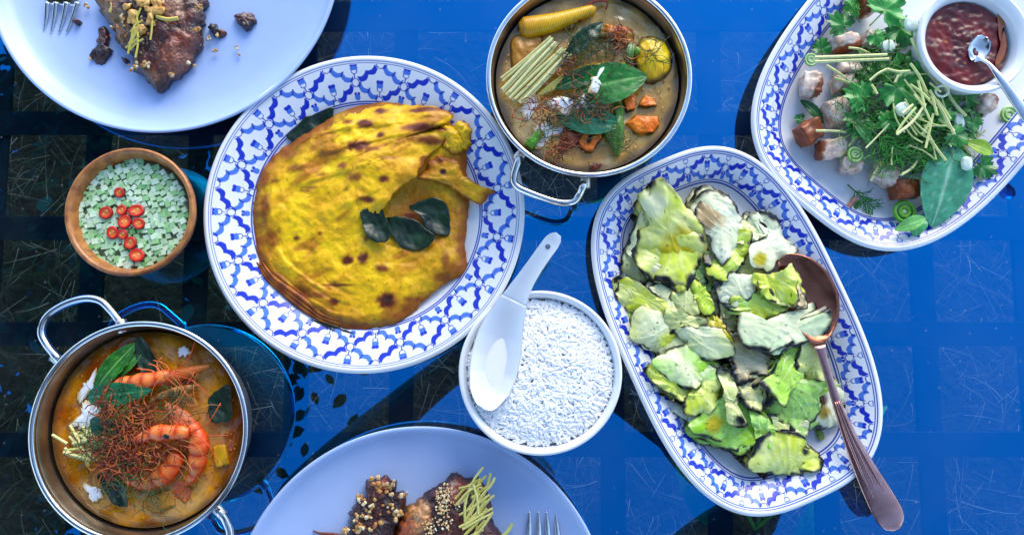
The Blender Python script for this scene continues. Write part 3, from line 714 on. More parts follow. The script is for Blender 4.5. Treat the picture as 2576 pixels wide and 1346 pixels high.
for _ in range(46):
    x, y = rnd.choice([(610, 75), (470, 150), (345, 140), (250, 250), (560, 100), (30, 840)]); x += rnd.gauss(0, 22); y += rnd.gauss(0, 16)
    q = P(*rz_(x, y), .0085); hb.append(blob((q.x, q.y, .0072), (.0012, .0009, .0006), rnd.random() * 3, .4, 0, colfn=lambda u: lin('#20401c'), n=2))
solo('herb_crumbs', join(*hb), M['leafy'], 'scattered green herb crumbs on the plate round the flatbread', 'crumbs', kind='stuff')

# ------------------------------------------------------------------ charred cabbage
def ca(x, y): return ((2240 + x / 2.243) / 1.4565, (660 + y / 2.243) / 1.4565)
def cb(x, y): return ((2240 + x / 2.171) / 1.4565, (1160 + y / 2.171) / 1.4565)
WHT = lin('#f0f2bc'); PAL = lin('#e2e88c'); YG = lin('#d6e43c'); GRN = lin('#a0d82c'); MINT = lin('#b8ec74'); YLW = lin('#c9b800'); TAN = lin('#b59a6a'); BEI = lin('#cfc196'); BLK = lin('#0c0806'); BRW = lin('#5a3512')
def vein(x, y, cx0, cy0, seed):
    bx, by = cx0 + .030 * math.cos(seed * 3), cy0 + .030 * math.sin(seed * 3)
    return abs((math.atan2(y - by, x - bx) * 5.5 + 1.2 * nz(x * 45, y * 45, seed)) % 1 - .5)
def ccol(c1, c2, char, seed, extra=None, cxy=(0, 0)):
    def f(x, y, r):
        t = .5 + 1.1 * fbm(x * 38, y * 38, seed)
        c = mix(c1, c2, t)
        c = mix(c, WHT, .38 * ss(.36, .5, vein(x, y, cxy[0], cxy[1], seed)))
        if extra:
            for ex_, ey_, er, ec in extra:
                c = mix(c, ec, 1 - ss(.5, 1.15, math.hypot(x - ex_, y - ey_) / er + .25 * nz(x * 150, y * 150, 3)))
        e = r + .22 * nz(x * 75, y * 75, seed + 4) + .06 * nz(x * 300, y * 300, seed)
        ch = char + .42; k = ss(1.02 - ch * .16, 1.10 - ch * .11, e)
        c = mix(c, mix(BRW, BLK, ss(.3, .9, k)), k)
        if nz(x * 420, y * 420, seed + 2) > .60: c = mix(c, lin('#3a3a10'), .75)
        return c
    return f
def chgt(amp, dome, seed, ang, cx0=0, cy0=0):
    tx, ty = .22 * math.sin(seed * 7.3), .22 * math.cos(seed * 5.1)
    ca_, sa_ = math.cos(ang), math.sin(ang)
    def f(x, y, r):
        u = x * ca_ + y * sa_; v = -x * sa_ + y * ca_
        fold = abs(nz(u * 62, v * 17, seed)) * 2.0 + .45 * abs(nz(u * 120, v * 45, seed + 3))
        return dome * .45 * (1 - r * r) + tx * (x - cx0) + ty * (y - cy0) + .7 * amp * fold * (.45 + .75 * r) + (.0022 + .95 * amp) * r ** 3 * nz(3.0 * (x - cx0) / (abs(x - cx0) + abs(y - cy0) + 1e-6) + seed, 3.0 * (y - cy0) / (abs(x - cx0) + abs(y - cy0) + 1e-6), seed) + .0004 * ss(.34, .5, vein(x, y, cx0, cy0, seed)) + .0003 * fbm(x * 200, y * 200, seed)
    return f
def cab(label, poly, z, c1, c2, char=.5, dome=.006, amp=.0036, layers=2, ang=.6, extra=None, name='cabbage_leaf', thick=.0008, seed=None):
    seed = rnd.random() * 50 if seed is None else seed
    n = len(poly); cx = sum(p[0] for p in poly) / n; cy = sum(p[1] for p in poly) / n
    q = P(cx, cy, z); t = thing(name, label, 'cabbage', (q.x, q.y, z - .002))
    fa = rnd.random() * 6.283; fd = (math.cos(fa), math.sin(fa)); layers = max(2, layers + 1)
    for k in range(layers):
        sh = (fd[0] * k * 12 + rnd.uniform(-4, 4), fd[1] * k * 12 + rnd.uniform(-4, 4))
        s_ = 1.20 - .03 * k
        pl = [(cx + (x - cx) * s_ + sh[0], cy + (y - cy) * s_ + sh[1]) for x, y in poly]
        zz = z - .0030 * k
        if zz < .0075: zz = .0075
        part('leaf', slab(pl, zz, thick, ccol(c1, c2, char + .25 * k, seed + k, extra if k == 0 else None, (q.x, q.y)), chgt(amp, dome, seed + k, ang + .5 * k, q.x, q.y), seg=84, rings=20, jit=.0018, jf=130, under='follow', seed=seed + k), M['cabbage'], t)
    return t
A = lambda pts: [ca(x, y) for x, y in pts]
B = lambda pts: [cb(x, y) for x, y in pts]
def ex(fn, x, y, rpx, c): q = P(*fn(x, y), .02); return (q.x, q.y, S(rpx, .02), c)
cab('white ribs of cabbage with black specked edge beside platter rim', A([(225, 290), (290, 330), (300, 420), (270, 520), (290, 640), (250, 850), (180, 780), (90, 720), (100, 600), (160, 450), (190, 390)]), .014, WHT, PAL, .7)
cab('leaf wedge with yellow stained patch, largest of the cabbage pieces', A([(400, 80), (480, 150), (550, 240), (660, 350), (720, 450), (740, 540), (690, 660), (640, 760), (600, 800), (480, 740), (400, 720), (330, 650), (270, 600), (255, 500), (270, 430), (330, 400), (320, 330), (260, 250), (250, 200), (330, 130)]), .020, PAL, YG, .25, .010, .0042, 3, .9, [ex(ca, 590, 570, 62, YLW), ex(ca, 450, 640, 40, YLW), ex(ca, 330, 220, 40, WHT)])
cab('pale curved cabbage rib below the yellow stained wedge', A([(270, 690), (400, 720), (520, 760), (640, 760), (620, 820), (540, 850), (440, 850), (330, 800)]), .019, WHT, PAL, .1, .006, .002, 1)
cab('thick white cabbage heart with browned tip', A([(800, 150), (900, 170), (980, 230), (1050, 330), (1040, 440), (960, 560), (890, 640), (830, 560), (800, 450), (740, 400), (700, 300), (740, 200)]), .022, WHT, lin('#eef0cc'), .3, .011, .0015, 3, .3, [ex(ca, 790, 240, 60, TAN), ex(ca, 760, 310, 40, TAN)])
cab('blackened cabbage layers along the side of the white heart', A([(735, 420), (800, 450), (830, 560), (870, 660), (830, 720), (760, 680), (725, 580)]), .016, TAN, BEI, 2.2, .004, .005, 3, 1.5)
cab('light green leaf hanging below the white heart', A([(1000, 520), (1100, 540), (1110, 620), (1040, 720), (960, 810), (830, 780), (820, 720), (900, 640), (970, 560)]), .020, MINT, YG, .3, .006, .004, 2)
cab('pale leaf corner with thin brown edge beside white heart', A([(1050, 320), (1150, 370), (1220, 440), (1180, 500), (1090, 530), (1000, 510), (1040, 440)]), .019, WHT, PAL, .8, .004, .003, 2)
cab('white cabbage chunk above the copper spoon bowl', A([(1170, 320), (1310, 310), (1380, 360), (1400, 480), (1490, 540), (1420, 620), (1330, 650), (1290, 715), (1180, 710), (1110, 660), (1130, 540), (1230, 500), (1200, 400)]), .017, WHT, lin('#eaf0c8'), .35, .009, .003, 2, .2, [ex(ca, 1200, 660, 22, YLW)])
cab('dark shaded leaf wedged between white heart and left leaves', A([(690, 700), (800, 730), (950, 830), (900, 900), (780, 900), (690, 830)]), .011, MINT, PAL, .8, .003, .003, 1)
cab('leaf with purple-brown rim lying over the left platter edge', A([(80, 770), (105, 860), (130, 980), (190, 1100), (150, 1130), (90, 1050), (35, 960), (50, 860)]), .016, GRN, MINT, 1.6, .003, .002, 1)
cab('wavy yellow-green leaf folded along the platter side', A([(100, 860), (180, 830), (320, 930), (430, 1010), (460, 1080), (400, 1110), (280, 1060), (160, 1070), (130, 980)]), .019, YG, PAL, .4, .006, .005, 2, .7)
cab('pale crumpled leaf under the curved rib', A([(330, 840), (540, 850), (600, 830), (610, 950), (500, 960), (510, 1050), (400, 980), (320, 920)]), .017, PAL, WHT, .4, .004, .0035, 2)
cab('small pale leaf flake with brown edge in the middle of the heap', A([(500, 960), (610, 900), (660, 990), (700, 1080), (620, 1120), (560, 1100), (520, 1020)]), .0205, PAL, WHT, .4, .004, .002, 1)
cab('narrow green leaf standing beside dark gap in the heap', A([(640, 820), (700, 830), (790, 960), (810, 1070), (750, 1090), (690, 1000), (650, 900)]), .019, GRN, YG, .6, .005, .004, 2, 1.0)
cab('crinkled cream leaf strip above the square white block', A([(450, 1090), (540, 1070), (640, 1110), (740, 1150), (720, 1200), (600, 1210), (520, 1230), (460, 1180)]), .020, PAL, BEI, .6, .004, .005, 2)
cab('small bright yellow leaf fold in the middle of the heap', A([(740, 1160), (850, 1120), (940, 1250), (960, 1310), (880, 1250), (780, 1220)]), .0215, YLW, YG, .5, .004, .003, 1)
cab('white square cabbage block at the left platter edge', B([(200, 0), (330, -20), (470, 90), (545, 200), (510, 290), (430, 300), (330, 260), (200, 190), (185, 90)]), .018, WHT, PAL, .15, .010, .0015, 3, .5, [ex(cb, 470, 210, 35, YG)])
cab('pale flat leaf sheet over the square white block', B([(510, 120), (640, 100), (800, 110), (870, 180), (920, 280), (820, 320), (720, 335), (640, 260), (560, 170)]), .0235, lin('#dce6b4'), PAL, .45, .005, .002, 2)
cab('white cube of cabbage left of the spoon bowl', A([(980, 780), (1130, 800), (1170, 850), (1140, 960), (1020, 1000), (900, 970), (940, 850)]), .024, WHT, lin('#eef2d0'), .7, .008, .0015, 3, .5)
cab('dark charred layers between white cube and left leaves', A([(850, 880), (930, 900), (1000, 1040), (1060, 1200), (1000, 1300), (920, 1200), (880, 1060)]), .016, YG, BEI, 2.0, .004, .005, 3, 1.3)
cab('frilly yellow-green leaf resting against the spoon bowl', A([(1180, 790), (1280, 790), (1380, 760), (1430, 720), (1470, 800), (1480, 920), (1450, 1000), (1300, 990), (1250, 940), (1210, 900)]), .031, YG, PAL, .4, .007, .006, 2, .4)
cab('tan browned leaf edge touching the spoon bowl', A([(1470, 840), (1520, 870), (1560, 1020), (1480, 1010), (1455, 930)]), .030, BEI, TAN, .8, .003, .002, 1)
cab('light green frill below the white cube', A([(1000, 1050), (1120, 940), (1250, 960), (1440, 1000), (1400, 1060), (1260, 1140), (1120, 1110), (1010, 1100)]), .024, MINT, YG, .25, .006, .005, 2)
cab('broad pale mint cabbage block beside the spoon neck', A([(1060, 1130), (1150, 1110), (1200, 1190), (1300, 1140), (1500, 1080), (1640, 1040), (1620, 1200), (1550, 1270), (1350, 1340), (1250, 1380), (1150, 1360), (1080, 1300)]), .031, lin('#cfeab0'), WHT, .5, .007, .002, 3, .2)
cab('green and white leaf over the left lower platter rim', B([(370, 360), (540, 270), (640, 265), (730, 340), (860, 400), (830, 450), (700, 500), (600, 540), (480, 490), (390, 420)]), .022, MINT, WHT, .5, .006, .0025, 2, .3, [ex(cb, 760, 410, 40, GRN)])
cab('yellow-green layered wedge with charred fan edge', B([(285, 450), (360, 400), (480, 490), (600, 540), (680, 530), (600, 650), (480, 610), (380, 540)]), .019, YG, PAL, 1.0, .005, .004, 3, .8)
cab('glossy pale yellow folded leaf in the lower heap', B([(640, 590), (760, 520), (860, 440), (850, 560), (840, 680), (760, 740), (630, 750), (600, 690)]), .021, PAL, YG, .3, .008, .003, 2, .9)
cab('translucent white strip lying on the lower left rim', B([(345, 620), (420, 640), (560, 720), (700, 790), (680, 850), (600, 830), (450, 740)]), .0135, lin('#cfd8c8'), WHT, .6, .004, .002, 1)
cab('large smooth green leaf near the bottom of the platter', B([(660, 870), (780, 760), (860, 690), (960, 640), (1080, 720), (1140, 860), (1130, 960), (1040, 1030), (880, 980), (740, 940)]), .019, MINT, GRN, .3, .007, .0025, 2, .2, [ex(cb, 810, 850, 26, YLW)])
cab('curled tan strip with burnt end on the green leaf', B([(850, 450), (940, 460), (985, 580), (950, 700), (930, 770), (1030, 800), (990, 835), (910, 790), (890, 620)]), .027, BEI, PAL, .9, .004, .004, 2, 1.2, [ex(cb, 990, 805, 16, BLK)])
cab('beige browned layers in the centre of the platter', B([(930, 230), (1060, 200), (1230, 280), (1300, 330), (1250, 420), (1150, 470), (1000, 520), (960, 420), (950, 330)]), .021, BEI, TAN, 1.2, .005, .005, 3, .9)
cab('beige folds with black lines below the centre', B([(980, 500), (1120, 460), (1220, 400), (1200, 560), (1180, 700), (1080, 700), (1010, 620)]), .021, BEI, PAL, 1.4, .005, .006, 3, 1.4)
cab('pale leaf corner behind the spoon neck', B([(1440, 240), (1560, 160), (1640, 140), (1630, 240), (1520, 290)]), .021, PAL, MINT, .3, .003, .002, 1)
cab('bright green upright leaf beside the spoon handle', B([(1260, 440), (1330, 330), (1450, 200), (1530, 180), (1500, 260), (1480, 380), (1500, 480), (1400, 560), (1350, 660), (1280, 600), (1180, 500)]), .021, GRN, lin('#b4d95a'), .35, .008, .005, 2, 1.0)
cab('pale yellow-green curled leaf ball under the spoon handle', B([(1500, 220), (1600, 215), (1650, 280), (1720, 430), (1700, 500), (1590, 500), (1480, 440), (1465, 350)]), .0185, PAL, YG, .25, .010, .004, 2, .8)
cab('light green folded leaf beside the brown striped block', B([(1390, 570), (1500, 510), (1620, 530), (1720, 520), (1610, 600), (1590, 720), (1500, 830), (1420, 870), (1330, 800), (1230, 750), (1280, 680)]), .0185, MINT, lin('#a8d860'), .2, .008, .003, 2, .5)
cab('white block with brown grilled stripes near the spoon handle', B([(1620, 560), (1720, 530), (1800, 620), (1850, 780), (1740, 860), (1640, 870), (1550, 790), (1590, 680)]), .015, WHT, lin('#f0f2e4'), .3, .008, .002, 3, 1.1, [ex(cb, 1665, 660, 22, BRW), ex(cb, 1690, 760, 20, lin('#b89a30'))])
cab('pale leaf base between green leaf and burnt tip', B([(1270, 830), (1420, 860), (1530, 830), (1520, 950), (1400, 960), (1300, 930)]), .017, PAL, WHT, .5, .004, .003, 2)
cab('small green ruffle above the burnt tipped wedge', B([(1110, 760), (1220, 790), (1280, 880), (1300, 1000), (1180, 980), (1140, 880)]), .022, GRN, MINT, .6, .005, .006, 2, 1.2)
cab('pale folded leaf with dark underside near platter bottom', B([(1040, 1040), (1170, 960), (1170, 1050), (1130, 1150), (1060, 1100), (990, 1060)]), .014, PAL, BEI, 1.3, .003, .003, 2)
cab('long yellow-green wedge ending in a burnt black tip', B([(1180, 980), (1300, 940), (1470, 960), (1560, 1060), (1640, 1130), (1690, 1200), (1630, 1250), (1500, 1260), (1300, 1230), (1120, 1190), (1150, 1080)]), .0175, YG, PAL, .5, .008, .003, 3, -.5, [ex(cb, 1670, 1200, 24, BLK), ex(cb, 1560, 1190, 13, BLK), ex(cb, 1545, 1070, 13, BLK)])
cab('black burnt leaf scrap under the long wedge', B([(1130, 1185), (1300, 1235), (1270, 1260), (1230, 1315), (1185, 1260)]), .0085, BLK, BRW, .5, .002, .003, 1)
cab('black burnt edge scrap below the smooth green leaf', B([(975, 1045), (1050, 1080), (1125, 1140), (1110, 1175), (1040, 1110)]), .0095, BLK, BRW, .5, .002, .003, 1)
for q, rr_ in (((1660, 935), 14), ((600, 100), 0)):
    if rr_: solo('cabbage_scrap', blob(P(*cb(*q), .009), (.006, .010, .002), .3, .4, .001, 300, lambda u: lin('#8a9a40')), M['cabbage'], 'tiny olive cabbage scrap on the bare white platter', 'cabbage')
fillers = [(300, 560, 'dark hollow'), (640, 860, 'yellow stained wedge'), (850, 700, 'white heart'), (1100, 720, 'chunk above the spoon'), (900, 1000, 'white cube'), (1330, 880, 'frilly leaf'), (420, 1150, 'cream strip'), (700, 1250, 'bright yellow fold'), (1000, 1380, 'mint block'), (1300, 1500, 'upright green leaf'), (700, 1480, 'flat leaf sheet'), (900, 1600, 'curled tan strip'), (1250, 1750, 'light green folded leaf'), (600, 1640, 'translucent strip'), (1450, 1300, 'spoon neck'), (1150, 1800, 'green ruffle')]
for x, y, w_ in fillers:
    n_ = 9; pl_ = [(x + rnd.uniform(100, 165) * math.cos(i * 6.283 / n_), y + rnd.uniform(85, 140) * math.sin(i * 6.283 / n_)) for i in range(n_)]
    cab('crumpled cabbage leaf lying beneath the ' + w_, A(pl_), .0125, rnd.choice([PAL, YG, MINT, BEI]), rnd.choice([WHT, PAL, YG]), .9, .004, .005, 2, rnd.random() * 3)
# copper serving spoon
z0 = .031
st = []
for x, y, w, dp, z in [(1962, 655, 8, .0006, .027), (1975, 663, 34, .002, .027), (1995, 685, 60, .004, .027), (2018, 720, 76, .006, .0275), (2038, 765, 77, .0062, .028), (2050, 805, 62, .005, .029), (2055, 832, 42, .003, .031), (2058, 850, 26, .001, .033), (2064, 875, 13, -.0008, .0335), (2075, 915, 10, -.001, .0335), (2092, 970, 10, -.001, .0325), (2112, 1030, 12, -.0012, .031), (2135, 1090, 17, -.0014, .0293), (2162, 1150, 24, -.0018, .0278), (2192, 1210, 31, -.002, .0262), (2220, 1262, 36, -.0022, .0248), (2240, 1298, 36, -.0022, .0240), (2252, 1318, 28, -.0016, .0236), (2260, 1330, 9, -.0006, .0234)]:
    st.append((P(x, y, z), S(w, z), dp))
pts = smoothpath([s[0] for s in st], 70); ws = np.interp(np.linspace(0, len(st) - 1, 70), range(len(st)), [s[1] for s in st]); dps = np.interp(np.linspace(0, len(st) - 1, 70), range(len(st)), [s[2] for s in st])
sp = thing('serving_spoon', 'copper serving spoon lying across the cabbage platter', 'spoon', P(2090, 960, .028))
cut = 30
part('spoon_bowl', spoongeo([(pts[i], ws[i], dps[i]) for i in range(0, cut + 1)]), M['copper'], sp)
hd = part('handle', spoongeo([(pts[i], ws[i], dps[i]) for i in range(cut, 70)]), M['copper_handle'], sp)
for off_ in (-.45, 0, .45):
    part('ridge', tube([P(x, y, z + .0018) + Vector((off_ * S(w), off_ * S(w) * .3, 0)) for x, y, w, z in ((2105, 1010, 9, .0315), (2140, 1100, 16, .0290), (2185, 1195, 28, .0266), (2212, 1245, 33, .0252))], lambda t: .0009 * math.sin(math.pi * min(.95, t + .08)) + .0002, 24, 6), M['copper_handle'], hd)

# ------------------------------------------------------------------ cucumber relish
LQ = .0255
cc = P(329.5, 541, LQ)
solo('relish_liquid', lathe((CB.x, CB.y, 0), [(S(151, .03), .0240), (S(120, .03), .0243), (S(60, .03), .0244)], 80), pmat('pale_dressing', (.20, .21, .13), (.14, .17, .09), 60, .1), 'thin clear dressing round the cucumber dice', 'dressing')
var = []
for k in range(24):
    s_ = (rnd.uniform(.0044, .0068), rnd.uniform(.0040, .0054), .0036)
    c1 = mix(lin('#dcf0d0'), lin('#74b85e'), rnd.random() ** 1.5)
    g = blob((0, 0, 0), s_, 0, 1.0, .00045, 260, lambda u, c1=c1: c1, n=3)
    var.append(meshdata('cucumber_dice', g[0], g[1], g[2], M['veg'], smooth=False))
pl = []; R_ = S(142, LQ)
for i in range(-14, 15):
    for j in range(-14, 15):
        x, y = (i + .5 * (j % 2)) * .0050 + rnd.uniform(-.0011, .0011), j * .0044 + rnd.uniform(-.0010, .0010)
        if math.hypot(x, y) < R_ and rnd.random() > .03: pl.append((cc.x + x, cc.y + y))
for x, y in pl:
    o = bpy.data.objects.new('cucumber_dice', rnd.choice(var)); col.objects.link(o)
    o.location = (x, y, LQ - .0004 + rnd.uniform(-.0009, .0010)); o.rotation_euler = (rnd.uniform(-.16, .16), rnd.uniform(-.16, .16), rnd.choice([.3, .3, .3, .8, 1.9]) + rnd.uniform(-.25, .25))
    tag(o, 'small pale green cucumber dice floating in the clay bowl', 'cucumber', 'cucumber dice in the clay bowl')
RED = lin('#d01208'); DR = lin('#8f0604')
for i, (x, y, rx_, ry_, an) in enumerate([(640, 505, 42, 42, 0), (530, 672, 60, 52, .3), (660, 650, 46, 46, 0), (780, 655, 68, 54, 0), (685, 745, 54, 62, -.4), (800, 760, 50, 48, 0), (585, 835, 48, 54, 0), (668, 850, 46, 42, 0), (730, 920, 56, 54, .5), (785, 1020, 66, 56, -.2)]):
    q = P(103 + x / 3.267, 329.6 + y / 3.267, .029); a, b_ = S(rx_ / 3.267, .029), S(ry_ / 3.267, .029)
    V, Fc, C = [], [], []
    prof = [(.25, -.0004, lin('#f08a3a')), (.55, -.0002, lin('#e85a20')), (.74, .0004, lin('#d82a10')), (.94, .0004, RED), (1.0, -.0006, DR), (.96, -.0024, DR)]
    for rr_, zz, c_ in prof:
        for j in range(24):
            th = j / 24 * 6.283; xx, yy = a * rr_ * math.cos(th), b_ * rr_ * math.sin(th)
            V.append((q.x + xx * math.cos(an) - yy * math.sin(an), q.y + xx * math.sin(an) + yy * math.cos(an), q.z + zz + .0006 * math.sin(th + i))); C.append(c_)
    for k in range(5):
        for j in range(24): Fc.append((k * 24 + j, (k + 1) * 24 + j, (k + 1) * 24 + (j + 1) % 24, k * 24 + (j + 1) % 24))
    Fc.append(tuple(range(24))); Fc.append(tuple(range(5 * 24, 6 * 24))[::-1])
    t = thing('chilli_slice', 'round slice of red chilli on the diced cucumber', 'chilli', (q.x, q.y, q.z - .0024), 'red chilli slices on the cucumber')
    part('flesh', (V, Fc, C), M['veg'], t)
    for s_ in (-1, 1): part('seed', blob((q.x + s_ * a * .3 * math.cos(an + .6), q.y + s_ * a * .3 * math.sin(an + .6), q.z + .0006), (a * .28, a * .2, .0007), an, .1, 0, colfn=lambda u: lin('#e6c07a'), n=3), M['veg'], t)

# ------------------------------------------------------------------ rice and china spoon
SPN = [(P(x, y, z), S(w, z)) for x, y, w, z in ((1231, 985, 50, .057), (1236, 962, 56, .057), (1240, 940, 60, .057), (1248, 895, 62, .058), (1253, 872, 60, .058), (1258, 850, 58, .059), (1264, 830, 54, .06), (1270, 810, 50, .06), (1285, 775, 40, .0615), (1302, 740, 30, .0635), (1226, 1010, 34, .057))]
def ricemesh():
    N = 3400; rr = np.random.default_rng(5); sides, rg = 6, 6
    th = np.arange(sides) / sides * 2 * np.pi; tt = np.linspace(-1, 1, rg); rad_ = np.sqrt(np.clip(1 - tt ** 2, .03, 1)) * np.array([.8, 1, 1.05, 1, .95, .7])
    base = np.array([[t_, r_ * math.cos(a), r_ * math.sin(a)] for t_, r_ in zip(tt, rad_) for a in th])
    fb = [(i * sides + k, i * sides + (k + 1) % sides, (i + 1) * sides + (k + 1) % sides, (i + 1) * sides + k) for i in range(rg - 1) for k in range(sides)] + [tuple(range(sides))[::-1], tuple(range((rg - 1) * sides, rg * sides))]
    V, Fc = [], []
    Rr = RB[2] * .885; n = 0
    for k in range(N):
        a = rr.random() * 2 * np.pi; q = math.sqrt(rr.random()) * Rr; x, y = q * math.cos(a), q * math.sin(a)
        h = .0462 + .0058 * (1 - (q / Rr) ** 3) + .0009 * nz(x * 70, y * 70, 2) + rr.uniform(-.0005, .0006); d2 = min((x + RB[0] - s_[0].x) ** 2 + (y + RB[1] - s_[0].y) ** 2 - (s_[1] * .98) ** 2 for s_ in SPN)
        if d2 < 0: h = min(h, .0462)
        L, w = rr.uniform(.0030, .0040), rr.uniform(.0010, .0012); az = rr.random() * 6.283; el = rr.normal() * .16
        p = base * [L, w, w * .9]; p[:, 2] += .10 * p[:, 0] ** 2 / L * rr.uniform(-1, 1)
        ce, se = math.cos(el), math.sin(el); p = np.column_stack([p[:, 0] * ce - p[:, 2] * se, p[:, 1], p[:, 0] * se + p[:, 2] * ce])
        c_, s_ = math.cos(az), math.sin(az); p = np.column_stack([p[:, 0] * c_ - p[:, 1] * s_ + x + RB[0], p[:, 0] * s_ + p[:, 1] * c_ + y + RB[1], p[:, 2] + h])
        V.append(p); Fc += [tuple(i + n for i in f_) for f_ in fb]; n += len(base)
    return np.vstack(V), Fc
rice = solo('rice', ricemesh(), M['rice'], 'white steamed long-grain rice heaped in the china bowl', 'rice', kind='stuff')
part('rice_bed', lathe((RB[0], RB[1], 0), [(RB[2] * .885, .0445), (RB[2] * .80, .0470), (RB[2] * .62, .0492)], 60), M['rice'], rice)
zs = .060
sts = [(1222, 1030, 6, .0002, .0575), (1225, 1020, 26, .003, .0575), (1231, 985, 50, .0075, .0575), (1240, 940, 60, .0105, .0575), (1248, 895, 62, .011, .0580), (1258, 850, 58, .0100, .0590), (1270, 810, 50, .0075, .0600), (1285, 775, 40, .0050, .0615), (1302, 740, 30, .0035, .0635), (1322, 705, 24, .0026, .066), (1345, 670, 21.5, .0020, .0695), (1368, 637, 21, .0016, .073), (1388, 610, 21, .0014, .0755), (1398, 598, 17, .001, .077), (1405, 590, 8, .0003, .0775)]
pts = smoothpath([P(x, y, z) for x, y, w, d, z in sts], 90); I = np.linspace(0, len(sts) - 1, 90)
ws = np.interp(I, range(len(sts)), [S(s[2], s[4]) for s in sts]); dps = np.interp(I, range(len(sts)), [s[3] for s in sts])
t = thing('china_spoon', 'white china soup spoon resting in the rice bowl', 'spoon', P(1245, 900, .047))
part('spoon_bowl', spoongeo([(pts[i], ws[i], dps[i]) for i in range(0, 49)], 12, .0022), M['white_china'], t)
part('handle', spoongeo([(pts[i], ws[i], dps[i]) for i in range(48, 90)], 12, .0024), M['white_china'], t)
hq = P(1379, 619, .0743)
part('hanging_hole', lathe((hq.x, hq.y, hq.z - .0014), [(.0022, 0), (.0016, .0006), (.0012, .0007)], 20), pmat('hole_shadow', (.10, .14, .22), rough=.4), t)

# ------------------------------------------------------------------ small food makers
SHAL = [lin('#8a3a10'), lin('#a8521a'), lin('#6a2408'), lin('#b8641e')]
def curly(c, L, r, cl, rr, z, curl=2.2):
    a = rr.random() * 6.283; pts = []; p = Vector((c[0], c[1], z)); n = 7
    k = rr.uniform(-curl, curl)
    for i in range(n):
        pts.append(p.copy()); a += k / n * 2 + rr.uniform(-.35, .35); p = p + Vector((math.cos(a), math.sin(a), rr.uniform(-.25, .3))) * L / n
        p.z = max(z - .0015, p.z)
    return tube(pts, lambda t: r * (1 - .45 * t), 12, 5, .7, cols=lambda t, th: mix(cl, mix(cl, (0, 0, 0), .5), .5 + .5 * math.sin(t * 9)))
def shallots(name, label, fn, spots, z, n, rr, L=.018, r=.0007, cols=SHAL):
    gs = []
    for _ in range(n):
        x, y, s_ = rr.choice(spots); q = P(*fn(x + rr.gauss(0, s_), y + rr.gauss(0, s_)), z)
        gs.append(curly(q, L * rr.uniform(.5, 1.2), r * rr.uniform(.6, 1.3), rr.choice(cols), rr, z + rr.random() * .004))
    return solo(name, join(*gs), M['food'], label, 'garnish', kind='stuff')
def stick(a, b, w, c, bow=0.0, seed=0, flat=.75):
    """square-cut matchstick between metre points a and b"""
    a = Vector(a); b = Vector(b); m_ = a.lerp(b, .5) + Vector((-(b - a).y, (b - a).x, 0)) * bow
    return tube([a, m_, b], w / 2, 9, 4, flat, cols=lambda t, th: mix(c, mix(c, lin('#8a8a30'), .5), .5 + .5 * nz(t * 5, th, seed)))
GIN = lin('#e4e09a'); GIN2 = lin('#d2cc70')
def chunk(name, label, cat, fn, x, y, w, h, z, hz, rz, c1, c2, boxy=.8, amp=.0012, freq=180, group=None, char=None, mat='veg', k=2.0643, seed=None, skin=None, rx=0, ry=0):
    seed = rnd.random() * 40 if seed is None else seed
    q = P(*fn(x, y), z)
    def cf(u):
        t = .5 + .9 * nz(u.x * 1.6 + seed, u.y * 1.6, u.z * 1.6)
        c = mix(c1, c2, t)
        if skin and (u.x * skin[0] + u.y * skin[1] + u.z * skin[2]) > skin[3]: c = mix(skin[4], mix(skin[4], BLK, .5), .5 + nz(u.x * 3, u.y * 3, seed))
        if char: c = mix(c, BLK, ss(char, char + .25, nz(u.x * 1.3 + seed, u.y * 2.2, 5) + .35 * max(abs(u.x), abs(u.y))))
        return c
    return solo(name, blob((q.x, q.y, z), (S(w / k, z), S(h / k, z), hz), rz, boxy, amp, freq, cf, 8, seed, rx, ry), M[mat], label, cat, group)
def creamy(label, fn, poly, z, name='coconut_cream'):
    return solo(name, slab([fn(x, y) for x, y in poly], z, .0005, lambda x, y, r: mix(lin('#fafcfc'), lin('#d8bc78'), ss(.62, 1.0, r + .45 * nz(x * 110, y * 110, 3))), lambda x, y, r: .0012 * (1 - r * r) + .0006 * nz(x * 150, y * 150, 1), seg=70, rings=16, jit=.0036, jf=150), M['cream'], label, 'cream')
def bigleaf(name, label, fn, a, b, wid, z, c1, c2, vein, k, fold=.18, curl=0.0, wave=.02, zb=0.0, asym=0.0, shape=1.0, arch=.003, serr=0.0):
    pa, pb = P(*fn(*a), z), P(*fn(*b), z + zb)
    return solo(name, leafgeo(pa, pb, S(wid / k, z), lambda t: arch * math.sin(math.pi * t), c1, c2, vein, fold=fold, curl=curl, wave=wave, asym=asym, shape=shape, seed=rnd.random() * 30, serr=serr), M['leafy'], label, 'leaf')
def threads(name, label, fn, spots, z, n, rr, pal, L=.012, r=.00028, kind='stuff'):
    gs = []
    for _ in range(n):
        x, y, s_ = rr.choice(spots); q = P(*fn(x + rr.gauss(0, s_), y + rr.gauss(0, s_)), z)
        gs.append(curly(q, L * rr.uniform(.6, 1.4), r, rr.choice(pal), rr, z + rr.random() * .004, 1.5))
    return solo(name, join(*gs), M['food'], label, 'herbs', kind=kind)
